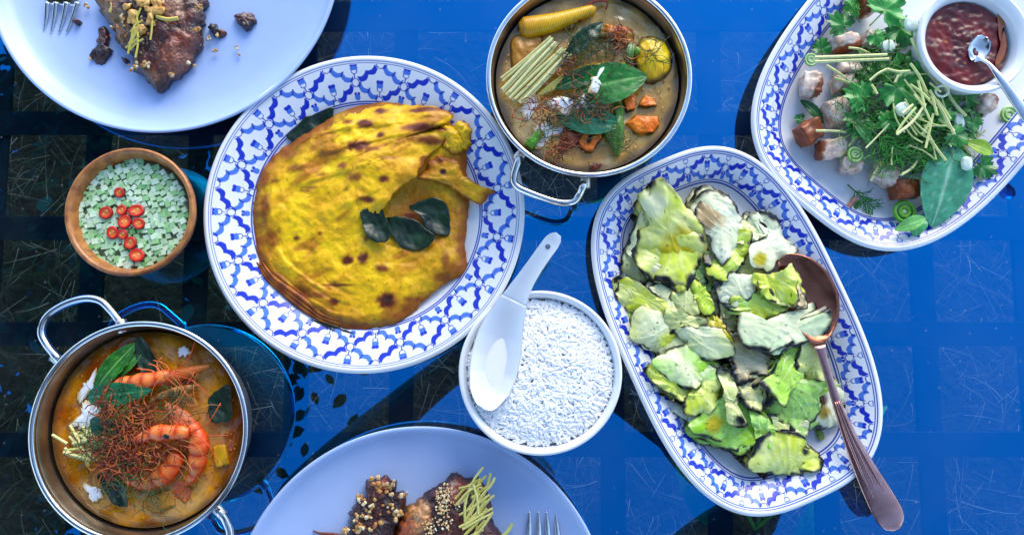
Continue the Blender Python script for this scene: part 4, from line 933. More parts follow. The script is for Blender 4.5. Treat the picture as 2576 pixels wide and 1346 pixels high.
def curry(name, label, c, r, z, cols, seed, mats='sauce'):
    V, Fc, C = [], [], []; rg, sg = 46, 110
    V.append((c.x, c.y, z)); C.append(cols(c.x, c.y, 0))
    for k in range(1, rg + 1):
        q = k / rg
        for i in range(sg):
            a = i / sg * 6.28318; x, y = c.x + r * q * math.cos(a), c.y + r * q * math.sin(a)
            V.append((x, y, z + .0016 * fbm(x * 60, y * 60, seed) * (1 - ss(.9, 1, q)) + .0006 * nz(x * 240, y * 240, seed))); C.append(cols(x, y, q))
    for i in range(sg): Fc.append((0, 1 + i, 1 + (i + 1) % sg))
    for k in range(rg - 1):
        for i in range(sg):
            a = 1 + k * sg; j = (i + 1) % sg; Fc.append((a + i, a + sg + i, a + sg + j, a + j))
    return solo(name, (V, Fc, C), M[mats], label, 'curry')

# ------------------------------------------------------------------ pale curry in the upper pan
tp = lambda x, y: (1194.6 + x / 2.227, y / 2.227)
KT = 2.227; ZT = .0475
def colT(x, y, q):
    c = mix(lin('#dcae4a'), lin('#ac7e28'), .5 + 1.0 * fbm(x * 40, y * 40, 2))
    c = mix(c, lin('#e8d092'), .6 * ss(.0, .4, fbm(x * 26, y * 26, 9)))
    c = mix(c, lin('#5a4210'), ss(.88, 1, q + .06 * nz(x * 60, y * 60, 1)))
    if nz(x * 500, y * 500, 3) > .6: c = mix(c, lin('#5a3a10'), .6)
    return c
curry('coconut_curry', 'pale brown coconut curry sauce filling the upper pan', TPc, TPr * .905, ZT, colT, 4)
rT = random.Random(21)
q0, q1 = P(*tp(250, 165), ZT + .004), P(*tp(675, 50), ZT + .005)
def corn_r(t): return (.0088 - .0052 * t ** 1.6) * min(1, .55 + t * 6) * (1 if t < .97 else .6)
solo('baby_corn', tube([q0, P(*tp(450, 125), ZT + .005), q1], corn_r, 60, 22, .9, cols=lambda t, th: mix(mix(lin('#f8c000'), lin('#d89410'), ss(.5, .0, t) * .8), lin('#9a6404'), .55 * (1 if (int(t * 58) + int(th * 3.5)) % 2 else 0) + .2 * nz(t * 9, th))), M['veg'], 'golden baby corn cob floating in the pale curry', 'corn')
def slabf(name, label, cat, fn, poly, z, th, c1, c2, mat='veg', amp=.001, dome=.002, char=0, cc_=BRN, seed=1, soft=.82, jit=.0008, sharp=False):
    def cf(x, y, r):
        c = mix(c1, c2, .5 + 1.0 * fbm(x * 80, y * 80, seed))
        if char: c = mix(c, cc_, ss(1 - char, 1, r + .2 * nz(x * 130, y * 130, seed)))
        if nz(x * 450, y * 450, seed) > .58: c = mix(c, BRN, .55)
        return c
    return solo(name, slab([fn(x, y) for x, y in poly], z, th, cf, lambda x, y, r: dome * (1 - r * r) + amp * fbm(x * 130, y * 130, seed), seg=64, rings=16, jit=jit, jf=220, seed=seed, sharp=sharp), M[mat], label, cat)
slabf('pumpkin_slice', 'brown edged orange vegetable slab under the ginger bundle', 'vegetable', tp, [(205, 215), (290, 180), (370, 190), (385, 240), (330, 360), (260, 440), (215, 430), (200, 320)], ZT - .003, .006, lin('#b0741e'), lin('#c98a2a'), char=.15, dome=.003)
slabf('potato', 'round yellow roasted potato with dark crusty edge', 'potato', tp, [(905, 260), (940, 205), (1000, 198), (1065, 230), (1105, 300), (1105, 370), (1070, 435), (1010, 465), (950, 455), (910, 410), (895, 330)], ZT - .002, .006, lin('#ffd800'), lin('#f4bc00'), char=.30, cc_=lin('#3d1a06'), dome=.006, amp=.0008)
slabf('squash_piece', 'yellow squash piece under the big green leaf', 'vegetable', tp, [(560, 400), (600, 365), (700, 350), (860, 350), (870, 385), (720, 400), (600, 425)], ZT, .005, lin('#e6b400'), lin('#cf9a08'), char=.1)
slabf('egg_tofu', 'browned orange and yellow fried piece among the herbs', 'vegetable', tp, [(640, 150), (720, 130), (800, 140), (880, 160), (890, 240), (820, 250), (740, 210), (660, 190)], ZT, .006, lin('#e0a020'), lin('#b8480c'), char=.3, amp=.002)
for lab, poly in (('charred carrot chunk touching the tip of the big leaf', [(830, 560), (880, 500), (905, 540), (900, 610), (850, 630)]), ('small orange carrot chunk between two larger ones', [(915, 590), (950, 530), (1000, 545), (1025, 590), (970, 600)]), ('long orange carrot slab by the pan wall', [(845, 690), (900, 645), (1030, 650), (1040, 700), (1000, 745), (900, 745)]), ('square carrot piece with a burnt black line', [(570, 800), (620, 710), (715, 715), (720, 770), (660, 850), (620, 850)])):
    s_ = rnd.random() * 20
    slabf('carrot', lab, 'carrot', tp, poly, ZT - .001, .0055, lin('#ff8c18'), lin('#f87408'), char=.25 if 'char' in lab or 'burnt' in lab else .06, cc_=lin('#2a0c04'), dome=.0008, seed=s_, jit=.0004, sharp=True)
solo('burnt_mark', tube([P(*tp(x, y), ZT + .0062) for x, y in ((635, 800), (655, 760), (680, 735))], .0013, 10, 6, .5, cols=lambda t, th: BLK), M['food'], 'black burnt strip across the square carrot piece', 'burnt strip')
slabf('bean', 'green pointed bean pod hanging below the leaves', 'bean', tp, [(780, 580), (830, 575), (838, 700), (835, 800), (800, 875), (760, 810), (725, 750), (740, 700), (790, 690)], ZT + .001, .004, lin('#3a6a14'), lin('#5a8a1c'), dome=.003)
slabf('leek_piece', 'bright green cut stem at the edge of the cream', 'vegetable', tp, [(275, 800), (360, 715), (398, 745), (320, 838)], ZT + .001, .005, lin('#3f8a10'), lin('#5aa81e'), dome=.002, jit=.0002, sharp=True)
slabf('aubergine_piece', 'dark red-brown roasted piece below the cream', 'vegetable', tp, [(500, 720), (590, 700), (610, 760), (540, 830), (470, 850), (480, 790)], ZT, .005, lin('#6a2a08'), lin('#8a3c0c'), char=.3, amp=.002)
creamy('white coconut cream spread beside the bright green cut stem', tp, [(330, 720), (400, 670), (470, 690), (490, 750), (420, 790), (350, 830), (320, 800)], ZT + .0012)
creamy('coconut cream pooled on the teal leaf', tp, [(410, 570), (480, 540), (560, 555), (640, 500), (690, 470), (700, 510), (650, 570), (690, 590), (600, 620), (500, 650), (440, 620)], ZT + .0088)
creamy('thin coconut cream trickle on the big green leaf', tp, [(690, 400), (722, 372), (728, 385), (700, 430), (700, 500), (640, 520), (650, 460)], ZT + .0125)
creamy('cream patch below the ginger bundle', tp, [(270, 560), (330, 530), (370, 560), (330, 640), (290, 680), (250, 620)], ZT + .001)
for i in range(17):                                                       # ginger bundle
    o_ = (i - 8) / 8; j = rT.uniform(-12, 12)
    a = P(*tp(225 + o_ * 62 - 22 + rT.uniform(-16, 16), 545 + o_ * 42 + j - 55 * (i % 3 == 0)), ZT + .0065 + .0016 * (i % 3)); b_ = P(*tp(478 + o_ * 56 + rT.uniform(-14, 14), 265 + o_ * 50 + j), ZT + .0085 + .0016 * (i % 3))
    solo('ginger_stick', stick(a, b_, .0021, mix(lin('#f4f0b0'), GIN, rT.random()), rT.uniform(-.02, .02), i), M['veg'], 'straight pale ginger matchstick in the bundle on the pale curry', 'ginger', 'ginger bundle in the upper pan', smooth=False)
for i in range(5):
    a = P(*tp(350 + i * 9, 540 - i * 3), ZT + .006); b_ = P(*tp(495 + i * 8, 425 + i * 10), ZT + .0075)
    solo('ginger_stick', stick(a, b_, .0022, GIN2, .02, i), M['veg'], 'short yellow ginger stick between bundle and big leaf', 'ginger', 'short ginger sticks in the upper pan', smooth=False)
LV = lin('#8fc06a')
bigleaf('green_leaf', 'big glossy green leaf with pointed tip on the pale curry', tp, (560, 520), (968, 428), 235, ZT + .0085, lin('#0e5a10'), lin('#1c7a18'), LV, KT, fold=.10, arch=.004, shape=.85)
bigleaf('green_leaf', 'dark half-hidden leaf left of the big glossy leaf', tp, (450, 500), (760, 380), 105, ZT + .0075, lin('#0c4210'), lin('#14521a'), LV, KT, fold=.2)
bigleaf('green_leaf', 'teal green leaf lying under the coconut cream', tp, (450, 655), (832, 690), 150, ZT + .0065, lin('#0c5a3c'), lin('#127048'), lin('#4fae7e'), KT, fold=.1, asym=-.2)
bigleaf('green_leaf', 'dark wilted leaf standing among the fine herbs', tp, (500, 330), (722, 125), 95, ZT + .008, lin('#0a2a12'), lin('#16401a'), lin('#2a5a2a'), KT, fold=.3, wave=.12)
bigleaf('green_leaf', 'narrow green leaf beside the roasted potato', tp, (850, 380), (880, 230), 40, ZT + .009, lin('#3a5a20'), lin('#4a7a24'), LV, KT)
chunk('okra_tip', 'shiny green bud beside the roasted potato', 'vegetable', tp, 905, 290, 50, 50, ZT + .006, .006, .4, lin('#5a8a10'), lin('#7aa41c'), .3, .0005, k=KT)
chunk('okra_tip', 'olive green bud beside the baby corn', 'vegetable', tp, 610, 185, 70, 50, ZT + .005, .006, .4, lin('#5a6a10'), lin('#7a7a14'), .3, .0008, k=KT)
chunk('okra_tip', 'small brown vegetable end under the baby corn', 'vegetable', tp, 535, 150, 60, 40, ZT + .003, .005, .4, lin('#7a5a14'), lin('#6a4410'), .3, .0008, k=KT)
shallots('fried_shallots', 'crisp brown fried shallot threads heaped over the pale curry', tp, [(370, 590, 45), (400, 650, 35), (340, 620, 45), (540, 600, 40), (440, 850, 35), (480, 830, 30), (830, 220, 30), (800, 290, 50), (640, 540, 50), (700, 620, 40), (510, 400, 30)], ZT + .009, 240, rT, .016, .0005)
threads('lime_leaf_threads', 'fine dark green herb threads tangled over the pale curry', tp, [(590, 300, 40), (650, 290, 45), (560, 260, 30), (700, 240, 50), (560, 560, 60), (640, 620, 60), (440, 720, 50), (800, 800, 30), (740, 330, 50), (1000, 300, 30)], ZT + .011, 300, rT, [lin('#123a10'), lin('#1c4a14'), lin('#2a4a10'), lin('#4a5a14')], .016)
solo('dried_chilli_strip', tube([P(*tp(x, y), ZT + .006) for x, y in ((585, 125), (600, 70), (630, 30), (690, 5), (740, 15), (735, 55))], lambda t: .0018 * (1 - .6 * t), 24, 6, .6, cols=lambda t, th: lin('#8a2408')), M['food'], 'curled red-brown chilli strip by the baby corn tip', 'chilli')
slabf('shallot_flake', 'dark red shallot flake at the lower pan wall', 'shallot', tp, [(640, 945), (670, 920), (715, 915), (700, 940), (660, 955)], ZT, .0015, lin('#5a1a10'), lin('#7a2a14'), dome=.001)

def droplets(name, label, c, r, z, n, rr, c1, c2):
    gs = []
    for _ in range(n):
        a = rr.random() * 6.283; q = r * math.sqrt(rr.uniform(.1, .95)); w = rr.uniform(.0006, .0022); x, y = c.x + q * math.cos(a), c.y + q * math.sin(a)
        gs.append(blob((x, y, z + .0011 + .0016 * fbm(x * 60, y * 60, 4) * .5), (w, w * rr.uniform(.6, 1), .0005), rr.random() * 3, .05, 0, colfn=lambda u, k=rr.random(): mix(c1, c2, k), n=3))
    solo(name, join(*gs), M['sauce'], label, 'oil', kind='stuff')
droplets('oil_droplets', 'tiny golden oil droplets floating on the pale curry', TPc, TPr * .86, ZT, 260, rT, lin('#a06a18'), lin('#e0b050'))
# ------------------------------------------------------------------ prawn curry in the lower pan
lp = lambda x, y: (41.2 + x / 2.1537, 720.9 + y / 2.1537)
KL = 2.1537; ZL = .0455
def colL(x, y, q):
    c = mix(lin('#e09414'), lin('#984a04'), .5 + 1.1 * fbm(x * 36, y * 36, 5))
    c = mix(c, lin('#d8b468'), .55 * ss(.05, .4, fbm(x * 22, y * 22, 12)))
    c = mix(c, lin('#a03a08'), .5 * ss(.25, .6, fbm(x * 30, y * 30, 17)))
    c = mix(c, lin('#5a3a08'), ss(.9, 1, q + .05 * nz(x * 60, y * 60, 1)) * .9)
    if nz(x * 480, y * 480, 3) > .55: c = mix(c, lin('#5a2a06'), .6)
    return c
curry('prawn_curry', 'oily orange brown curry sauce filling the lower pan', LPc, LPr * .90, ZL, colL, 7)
rL = random.Random(5)
def prawn(label, fn, pts, rmax, z, tail_end=True):
    ps = [P(*fn(x, y), z + dz) for x, y, dz in pts]
    q = ps[len(ps) // 2]; t = thing('prawn', label, 'prawn', (q.x, q.y, z - rmax * .8))
    OR, PK, PL = lin('#d02c00'), lin('#ee5a08'), lin('#f8a050')
    def rf(u): return rmax * (math.sin(math.pi * min(1, .12 + u * .80)) ** .7) * (1 + .06 * abs(math.sin(u * math.pi * 6.5)) + .08 * math.sin(u * 23)) * (1 - .45 * u)
    def cf(u, th):
        k = abs(math.sin(u * math.pi * 6.5)); c = mix(OR, PK, .5 + 1.3 * nz(u * 14, th * 2.2, rmax * 900)); c = mix(c, lin('#8a1c02'), .6 * ss(.2, .5, nz(u * 22, th * 3, rmax * 500)))
        c = mix(c, PL, .55 * ss(.25, .9, math.cos(th - 1.2)) * k); return mix(c, lin('#9a2404'), .6 * (1 - ss(.0, .3, k)))
    part('body', tube(ps, rf, 64, 16, .85, cols=cf), M['veg'], t)
    e_, d_ = ps[-1], (ps[-1] - ps[-2]).normalized(); s_ = Vector((-d_.y, d_.x, 0))
    for k in (-1, 0, 1):
        tip = e_ + (d_ + s_ * k * .55).normalized() * rmax * 1.7
        part('tail_fin', leafgeo(e_ - d_ * .001, tip, rmax * .9, lambda u: 0, lin('#d8641c'), lin('#b84a10'), lin('#f0a060'), nl=10, nw=4), M['veg'], t)
    h_, hd_ = ps[0], (ps[0] - ps[1]).normalized(); hs = Vector((-hd_.y, hd_.x, 0))
    for k in (-1, 1):
        part('feeler', tube([h_, h_ + hd_ * rmax * 2 + hs * k * rmax + Vector((0, 0, .004)), h_ + hd_ * rmax * 3.2 + hs * k * rmax * 3 + Vector((0, 0, .003))], .0004, 14, 5, cols=lambda u, th: lin('#c84a14')), M['food'], t)
    for i in range(5):
        c0 = ps[0].lerp(ps[1], i / 5) + Vector((0, 0, -.001)); dd = (ps[1] - ps[0]).normalized(); sd = Vector((-dd.y, dd.x, 0))
        part('leg', tube([c0, c0 - sd * rmax * rL.uniform(.8, 1.4) - hd_ * rL.uniform(-.002, .005), c0 - sd * rmax * rL.uniform(1.2, 2.0) - hd_ * rL.uniform(-.004, .012)], .0006, 8, 5, cols=lambda u, th: lin('#d86a2a')), M['food'], t)
    return t
prawn('orange prawn lying beside the long green leaves', lp, [(840, 480, .006), (720, 510, .007), (620, 525, .006), (540, 530, .004), (500, 528, .003)], .0078, ZL + .003)
prawn('curled prawn with pink shell at the right of the heap', lp, [(930, 740, .009), (985, 820, .009), (985, 920, .008), (965, 1010, .006), (920, 1070, .003)], .0088, ZL + .0005)
prawn('red-orange prawn curled along the bottom of the heap', lp, [(880, 900, .008), (830, 990, .008), (740, 1045, .007), (640, 1045, .006), (560, 1010, .005)], .0092, ZL - .001)
prawn('half-hidden prawn under the fried shallot heap', lp, [(940, 790, .012), (830, 790, .012), (720, 800, .010), (620, 850, .008), (560, 920, .006)], .0072, ZL + .004)
part_h = [(1050, 430, .006), (960, 455, .007), (880, 480, .007), (820, 505, .006)]
solo('prawn_claw', tube([P(*lp(x, y), ZL + z) for x, y, z in part_h], lambda t: .0012 + .0055 * t ** .8 * (1 - ss(.85, 1, t) * .4), 30, 12, .8, cols=lambda t, th: mix(lin('#b8702a'), lin('#c8420c'), t + .5 * nz(t * 12, th, 1))), M['veg'], 'pointed orange prawn head shell reaching towards the pan wall', 'prawn shell')
solo('prawn_claw', tube([P(*lp(x, y), ZL + z) for x, y, z in [(810, 640, .010), (870, 690, .011), (930, 740, .011), (960, 770, .010)]], lambda t: .0022 + .0040 * math.sin(math.pi * t), 30, 12, .7, cols=lambda t, th: mix(lin('#d84a1a'), lin('#e88050'), .5 + .5 * math.sin(th))), M['veg'], 'pink prawn head shell above the curled prawn', 'prawn shell')
solo('prawn_claw', tube([P(*lp(x, y), ZL + z) for x, y, z in [(990, 535, .008), (880, 560, .009), (770, 600, .008), (700, 640, .006)]], lambda t: .0010 + .0022 * math.sin(math.pi * t), 30, 8, .7, cols=lambda t, th: mix(lin('#c89050'), lin('#8a4a1a'), .5 + .5 * math.sin(t * 30))), M['food'], 'striped pale prawn feelers beside the red prawn', 'prawn shell')
solo('prawn_eye', blob(P(*lp(815, 808), ZL + .019), (.0055, .005, .005), 0, 0, 0, colfn=lambda u: (.01, .008, .008), n=5), M['veg'], 'round black prawn eye in the curry heap', 'prawn eye')
bigleaf('green_leaf', 'long upright green leaf in the prawn curry', lp, (420, 565), (655, 300), 105, ZL + .007, lin('#1a5a10'), lin('#2c7a18'), LV, KL, fold=.25)
bigleaf('green_leaf', 'narrow green leaf next to the dark wilted leaf', lp, (530, 500), (680, 360), 62, ZL + .006, lin('#1f5f14'), lin('#327a1e'), LV, KL, fold=.25)
bigleaf('green_leaf', 'blunt blue-green leaf lying over the coconut cream', lp, (385, 600), (735, 560), 125, ZL + .013, lin('#12583a'), lin('#1a6c40'), lin('#62ae84'), KL, fold=.12, shape=.7)
bigleaf('green_leaf', 'dark teal leaf half sunk under the herb threads', lp, (400, 720), (560, 790), 110, ZL + .006, lin('#0f4a38'), lin('#14583c'), lin('#3c8a68'), KL, fold=.12)
wl_ = lambda pts: [lp(x, y) for x, y in pts]
wilt('wilted_leaf', 'crinkled black-green leaf by the narrow green leaf', wl_([(670, 300), (700, 295), (740, 350), (805, 455), (760, 485), (700, 470), (672, 400)]), ZL + .004, amp=.004)
wilt('wilted_leaf', 'crinkled black-green leaf at the right wall of the prawn pan', wl_([(1065, 600), (1150, 545), (1165, 620), (1170, 700), (1120, 722), (1072, 715), (1060, 650)]), ZL + .002, amp=.003)
wilt('wilted_leaf', 'dark wilted leaf below the prawn heap', wl_([(470, 1020), (540, 1030), (600, 1090), (610, 1165), (560, 1170), (510, 1120)]), ZL + .002, amp=.004)
creamy('coconut cream streak left of the long green leaf', lp, [(435, 440), (440, 500), (415, 560), (380, 600), (345, 625), (330, 580), (360, 530), (400, 490)], ZL + .001)
creamy('coconut cream pool beside the ginger shreds', lp, [(370, 610), (450, 650), (450, 720), (410, 780), (330, 770), (305, 745), (345, 690)], ZL + .0016)
creamy('small cream spot near the upper wall of the prawn pan', lp, [(870, 340), (905, 325), (945, 350), (920, 385), (880, 375)], ZL + .001)
creamy('cream spot tinted yellow below the ginger shreds', lp, [(365, 1070), (420, 1080), (455, 1130), (430, 1165), (390, 1140)], ZL + .001)
chunk('pineapple_chunk', 'yellow fruit chunk at the right pan wall', 'fruit', lp, 1110, 915, 80, 130, ZL + .001, .007, .2, lin('#dca810'), lin('#c08a0a'), .7, .0012, k=KL)
chunk('pineapple_chunk', 'pale yellow chunk below the prawns', 'fruit', lp, 790, 1160, 160, 110, ZL, .007, .3, lin('#b8862a'), lin('#a06c14'), .6, .002, k=KL)
chunk('pineapple_chunk', 'long sunken yellow-brown piece near right wall', 'fruit', lp, 955, 1010, 100, 150, ZL - .001, .006, -.3, lin('#d09a10'), lin('#b87a10'), .6, .002, k=KL)
chunk('garlic_piece', 'pale yellow piece beside the orange prawn', 'vegetable', lp, 560, 515, 70, 50, ZL + .007, .005, .3, lin('#d8c060'), lin('#c8a840'), .5, .001, k=KL)
for i in range(36):
    x, y = 385 + rL.gauss(0, 48), 860 + rL.gauss(0, 55); a_ = rL.gauss(.35, .45); l_ = rL.uniform(28, 60)
    z = ZL + .003 + rL.random() * .005
    solo('ginger_stick', stick(P(*lp(x - l_ * math.cos(a_), y - l_ * math.sin(a_)), z), P(*lp(x + l_ * math.cos(a_), y + l_ * math.sin(a_)), z + rL.uniform(-.001, .002)), .0026, mix(GIN, GIN2, rL.random()), 0, i), M['veg'], 'short pale ginger shred floating by the coconut cream', 'ginger', 'ginger shreds in the prawn curry', smooth=False)
shallots('fried_shallots', 'reddish fried shallot threads heaped over the prawns', lp, [(600, 880, 75), (560, 950, 60), (660, 800, 60), (600, 760, 40), (680, 920, 60), (500, 660, 22), (640, 700, 40), (480, 900, 35)], ZL + .014, 460, rL, .020, .0006, [lin('#9a3c0c'), lin('#b8541a'), lin('#7a2806'), lin('#c86a24')])
threads('lime_leaf_threads', 'fine green herb threads tangled over the prawn curry', lp, [(560, 590, 45), (450, 760, 60), (400, 850, 60), (860, 580, 30), (700, 1000, 80), (560, 1060, 40), (780, 1140, 50), (880, 640, 40)], ZL + .016, 200, rL, [lin('#1c4a14'), lin('#2a5a1a'), lin('#3a6a24'), lin('#143a10')], .018)
threads('prawn_whiskers', 'long thin orange prawn whiskers sticking out of the heap', lp, [(920, 560, 30), (960, 680, 30), (880, 900, 30), (840, 860, 30), (900, 560, 40)], ZL + .016, 18, rL, [lin('#c8541a'), lin('#d8843a')], .034, .00035)

droplets('oil_droplets', 'tiny orange oil droplets floating on the prawn curry', LPc, LPr * .86, ZL, 340, rL, lin('#a03c06'), lin('#e89020'))

# ------------------------------------------------------------------ herb salad platter
sa = lambda x, y: (1853.8 + x / 2.0643, y / 2.0643)
KS = 2.0643; rS = random.Random(17)
PK1, PK2, CR = lin('#ecdccc'), lin('#c49c80'), lin('#9a4a18')
for lab, x, y, w, h, rz, sk in [
    ('seared pork cube with golden side under the round coriander leaf', 560, 228, 150, 95, .15, (.3, -1, 0, .35)), ('pork cube next to the white spring onion round', 690, 215, 105, 100, -.2, (1, .4, .3, .8)),
    ('small pale pork cube near the sauce pot', 858, 262, 85, 80, .3, None), ('pork slice under the pair of long ginger sticks', 572, 362, 135, 75, .05, None),
    ('white pork cube with brown crust beside the platter rim', 385, 440, 115, 140, -.1, (1, -.5, 0, .55)), ('pale pork piece in the middle of the left salad edge', 545, 435, 120, 85, .3, None),
    ('large lilac-white pork cube beside dark greens', 515, 585, 135, 150, .35, None), ('brown crackling pork corner at the left salad end', 375, 690, 140, 125, .6, (-.5, .3, .5, -.4)),
    ('long pale pork slice beside the crackling corner', 490, 775, 180, 115, .15, (-1, .2, 0, .7)), ('pork cube under the green onion ring', 590, 860, 115, 95, -.1, None),
    ('square peppered pork cube at the lower salad edge', 768, 900, 135, 120, -.45, None), ('dark roasted pork piece above the rolled green onion', 870, 985, 160, 118, .05, (0, 0, 1, -.9)),
    ('pork corner sticking out right of the salad', 1285, 545, 95, 100, -.5, (.5, 1, 0, .5)), ('pork piece hidden under coriander at the top of the platter', 670, 30, 90, 130, .2, (-1, 0, .3, .3))]:
    chunk('pork_cube', lab, 'pork', sa, x, y, w, h, .0165, .019, rz, PK1, PK2, .72, .0026, 130, skin=(*sk, CR) if sk else None, mat='food', ry=rS.uniform(-.15, .15), rx=rS.uniform(-.15, .15))
# bed of shredded greens under the salad
G = [lin('#1c5a14'), lin('#2a7a1c'), lin('#14481a'), lin('#3c8a24'), lin('#4a8a3a'), lin('#205a30')]
gs = []
for i in range(330):
    a = rS.random() * 6.283; q = math.sqrt(rS.random()); x = 900 + 330 * q * math.cos(a) + 60 * q * math.sin(a); y = 540 + 330 * q * math.sin(a) + 70 * q * math.cos(a)
    z = .010 + .016 * (1 - q * q) + rS.random() * .004; a2 = rS.random() * 6.283; l_ = rS.uniform(45, 110)
    pa, pb = P(*sa(x, y), z), P(*sa(x + l_ * math.cos(a2), y + l_ * math.sin(a2)), z + rS.uniform(-.003, .005))
    c1 = rS.choice(G); gs.append(leafgeo(pa, pb, S(rS.uniform(14, 46) / KS), lambda t: .003 * math.sin(3.1 * t), c1, mix(c1, lin('#5aa030'), .4), lin('#7ab050'), nl=8, nw=2, fold=.3, wave=.05, seed=i))
solo('shredded_greens', join(*gs), M['leafy'], 'bed of shredded green herbs under the salad toppings', 'greens', kind='stuff')
def cori(label, x, y, rpx, z, rot, c1, c2, tilt=.0):
    q = P(*sa(x, y), z); rr_ = S(rpx / KS, z)
    def rad_(a):                                          # three broad notched lobes
        a = (a + math.pi) % (2 * math.pi) - math.pi; s_ = 0
        for m_, w_ in ((0, 1.0), (1.45, .88), (-1.45, .88)): s_ = max(s_, w_ * max(0, math.cos((a - m_) * 1.05)) ** .6)
        return max(.20, s_) * (1 + .13 * math.cos(a * 15) + .07 * math.cos(a * 27 + 1))
    V, Fc, C = [], [], []; sg, rg = 84, 8; t = thing('coriander_leaf', label, 'leaf', (q.x, q.y, z - .001))
    for side in (0, 1):
        for k in range(rg + 1):
            u = k / rg
            for i in range(sg):
                a = 2 * math.pi * i / sg; rad2 = rr_ * u * rad_(a); x_, y_ = rad2 * math.cos(a + rot), rad2 * math.sin(a + rot)
                z_ = z + .10 * rr_ * u * math.cos(a * 5 + rot) * u + tilt * x_ + .0015 * nz((q.x + x_) * 130, (q.y + y_) * 130, rot) - side * .0005
                V.append((q.x + x_, q.y + y_, z_)); v_ = max(0, math.cos(a * 5)) ** 12
                C.append(mix(mix(c1, c2, .5 + nz((q.x + x_) * 150, (q.y + y_) * 150, 2)), lin('#7ac060'), .5 * v_ * (u > .08)))
    o = (rg + 1) * sg
    for k in range(rg):
        for i in range(sg):
            j = (i + 1) % sg; f_ = (k * sg + i, (k + 1) * sg + i, (k + 1) * sg + j, k * sg + j); Fc.append(f_); Fc.append(tuple(n_ + o for n_ in reversed(f_)))
    part('leaf_blade', (V, Fc, C), M['leafy'], t)
    e_ = Vector((q.x - rr_ * .9 * math.cos(rot), q.y - rr_ * .9 * math.sin(rot), z - .004))
    part('stem', tube([(q.x, q.y, z), e_], .0006, 6, 5, cols=lambda t_, th: lin('#6aa040')), M['leafy'], t)
C1, C2, C3 = lin('#14601a'), lin('#26852a'), lin('#3a9a3a')
for lab, x, y, r_, z, rot, a_, b_ in [
    ('broad coriander leaf beside the white onion round at the platter top', 770, 55, 120, .030, .8, C2, C3), ('coriander leaf half under the sauce pot rim', 850, 150, 105, .027, -1.0, C1, C2),
    ('coriander leaf hanging towards the painted rim at the top', 550, 135, 85, .020, 2.4, C1, C2), ('large dark coriander leaf in the centre of the salad', 835, 455, 130, .036, -.9, C1, C2),
    ('coriander leaf left of the large dark one', 650, 505, 95, .033, 2.7, C2, C3), ('coriander leaf above the dill in mid salad', 640, 630, 95, .031, -2.0, C1, C2),
    ('small bright coriander leaf among the ginger shreds', 1060, 610, 75, .036, .3, C2, C3), ('coriander leaf between ginger shreds and big basil leaf', 1130, 700, 75, .034, -.7, C1, C3),
    ('coriander leaf beside the small white onion disc at the rim', 1275, 860, 78, .022, -.6, C1, C2), ('dark coriander leaf under the sauce pot', 1195, 500, 75, .028, .6, C1, C2),
    ('feathery coriander tip at the left rim above onion ring', 445, 255, 62, .014, 1.6, C1, C2), ('coriander leaf at the very top by the painted rim', 615, 35, 75, .018, 2.0, C2, C3),
    ('tiny coriander tip beside the crackling pork', 335, 620, 36, .012, 2.9, C1, C2), ('coriander leaf beside the pot and the long stem', 960, 370, 70, .032, .9, C2, C3),
    ('coriander leaf below the sauce pot by the pork corner', 1225, 630, 58, .028, -1.6, C2, C3), ('coriander leaf under the central white onion', 790, 620, 70, .033, -2.4, C2, C3),
    ('coriander leaf beside the long ginger pair', 720, 190, 60, .028, -.9, C2, C3), ('shaded coriander leaf near the roasted pork', 980, 810, 80, .026, -2.1, C1, C2)]:
    cori(lab, x, y, r_, z, rot, a_, b_)
bigleaf('basil_leaf', 'large matt blue-green basil leaf overlapping the painted rim', sa, (1130, 750), (1010, 1182), 265, .030, lin('#3c8a64'), lin('#4fa37c'), lin('#a8d4b8'), KS, fold=.06, wave=.02, zb=-.006, shape=.85)
bigleaf('basil_leaf', 'light green leaf fork hanging over the platter bottom rim', sa, (980, 1130), (820, 1195), 70, .026, lin('#5aaa4a'), lin('#7ac060'), lin('#b0e090'), KS, fold=.2)
bigleaf('basil_leaf', 'small green triangular leaf on the bottom painted rim', sa, (925, 1130), (925, 1230), 110, .025, lin('#3a9a5a'), lin('#4aa860'), lin('#b0e090'), KS, fold=.1, shape=.6)
bigleaf('basil_leaf', 'yellow-green narrow leaf at the right salad end', sa, (1190, 740), (1330, 800), 75, .028, lin('#a8c830'), lin('#88b838'), lin('#d8e890'), KS, fold=.2)
bigleaf('basil_leaf', 'dark green blade under the crackling pork', sa, (330, 520), (450, 640), 55, .012, lin('#14501c'), lin('#1e6424'), LV, KS)
bigleaf('basil_leaf', 'long dark green blade beside the lilac pork cube', sa, (580, 600), (720, 790), 55, .030, lin('#185a1c'), lin('#247428'), LV, KS)
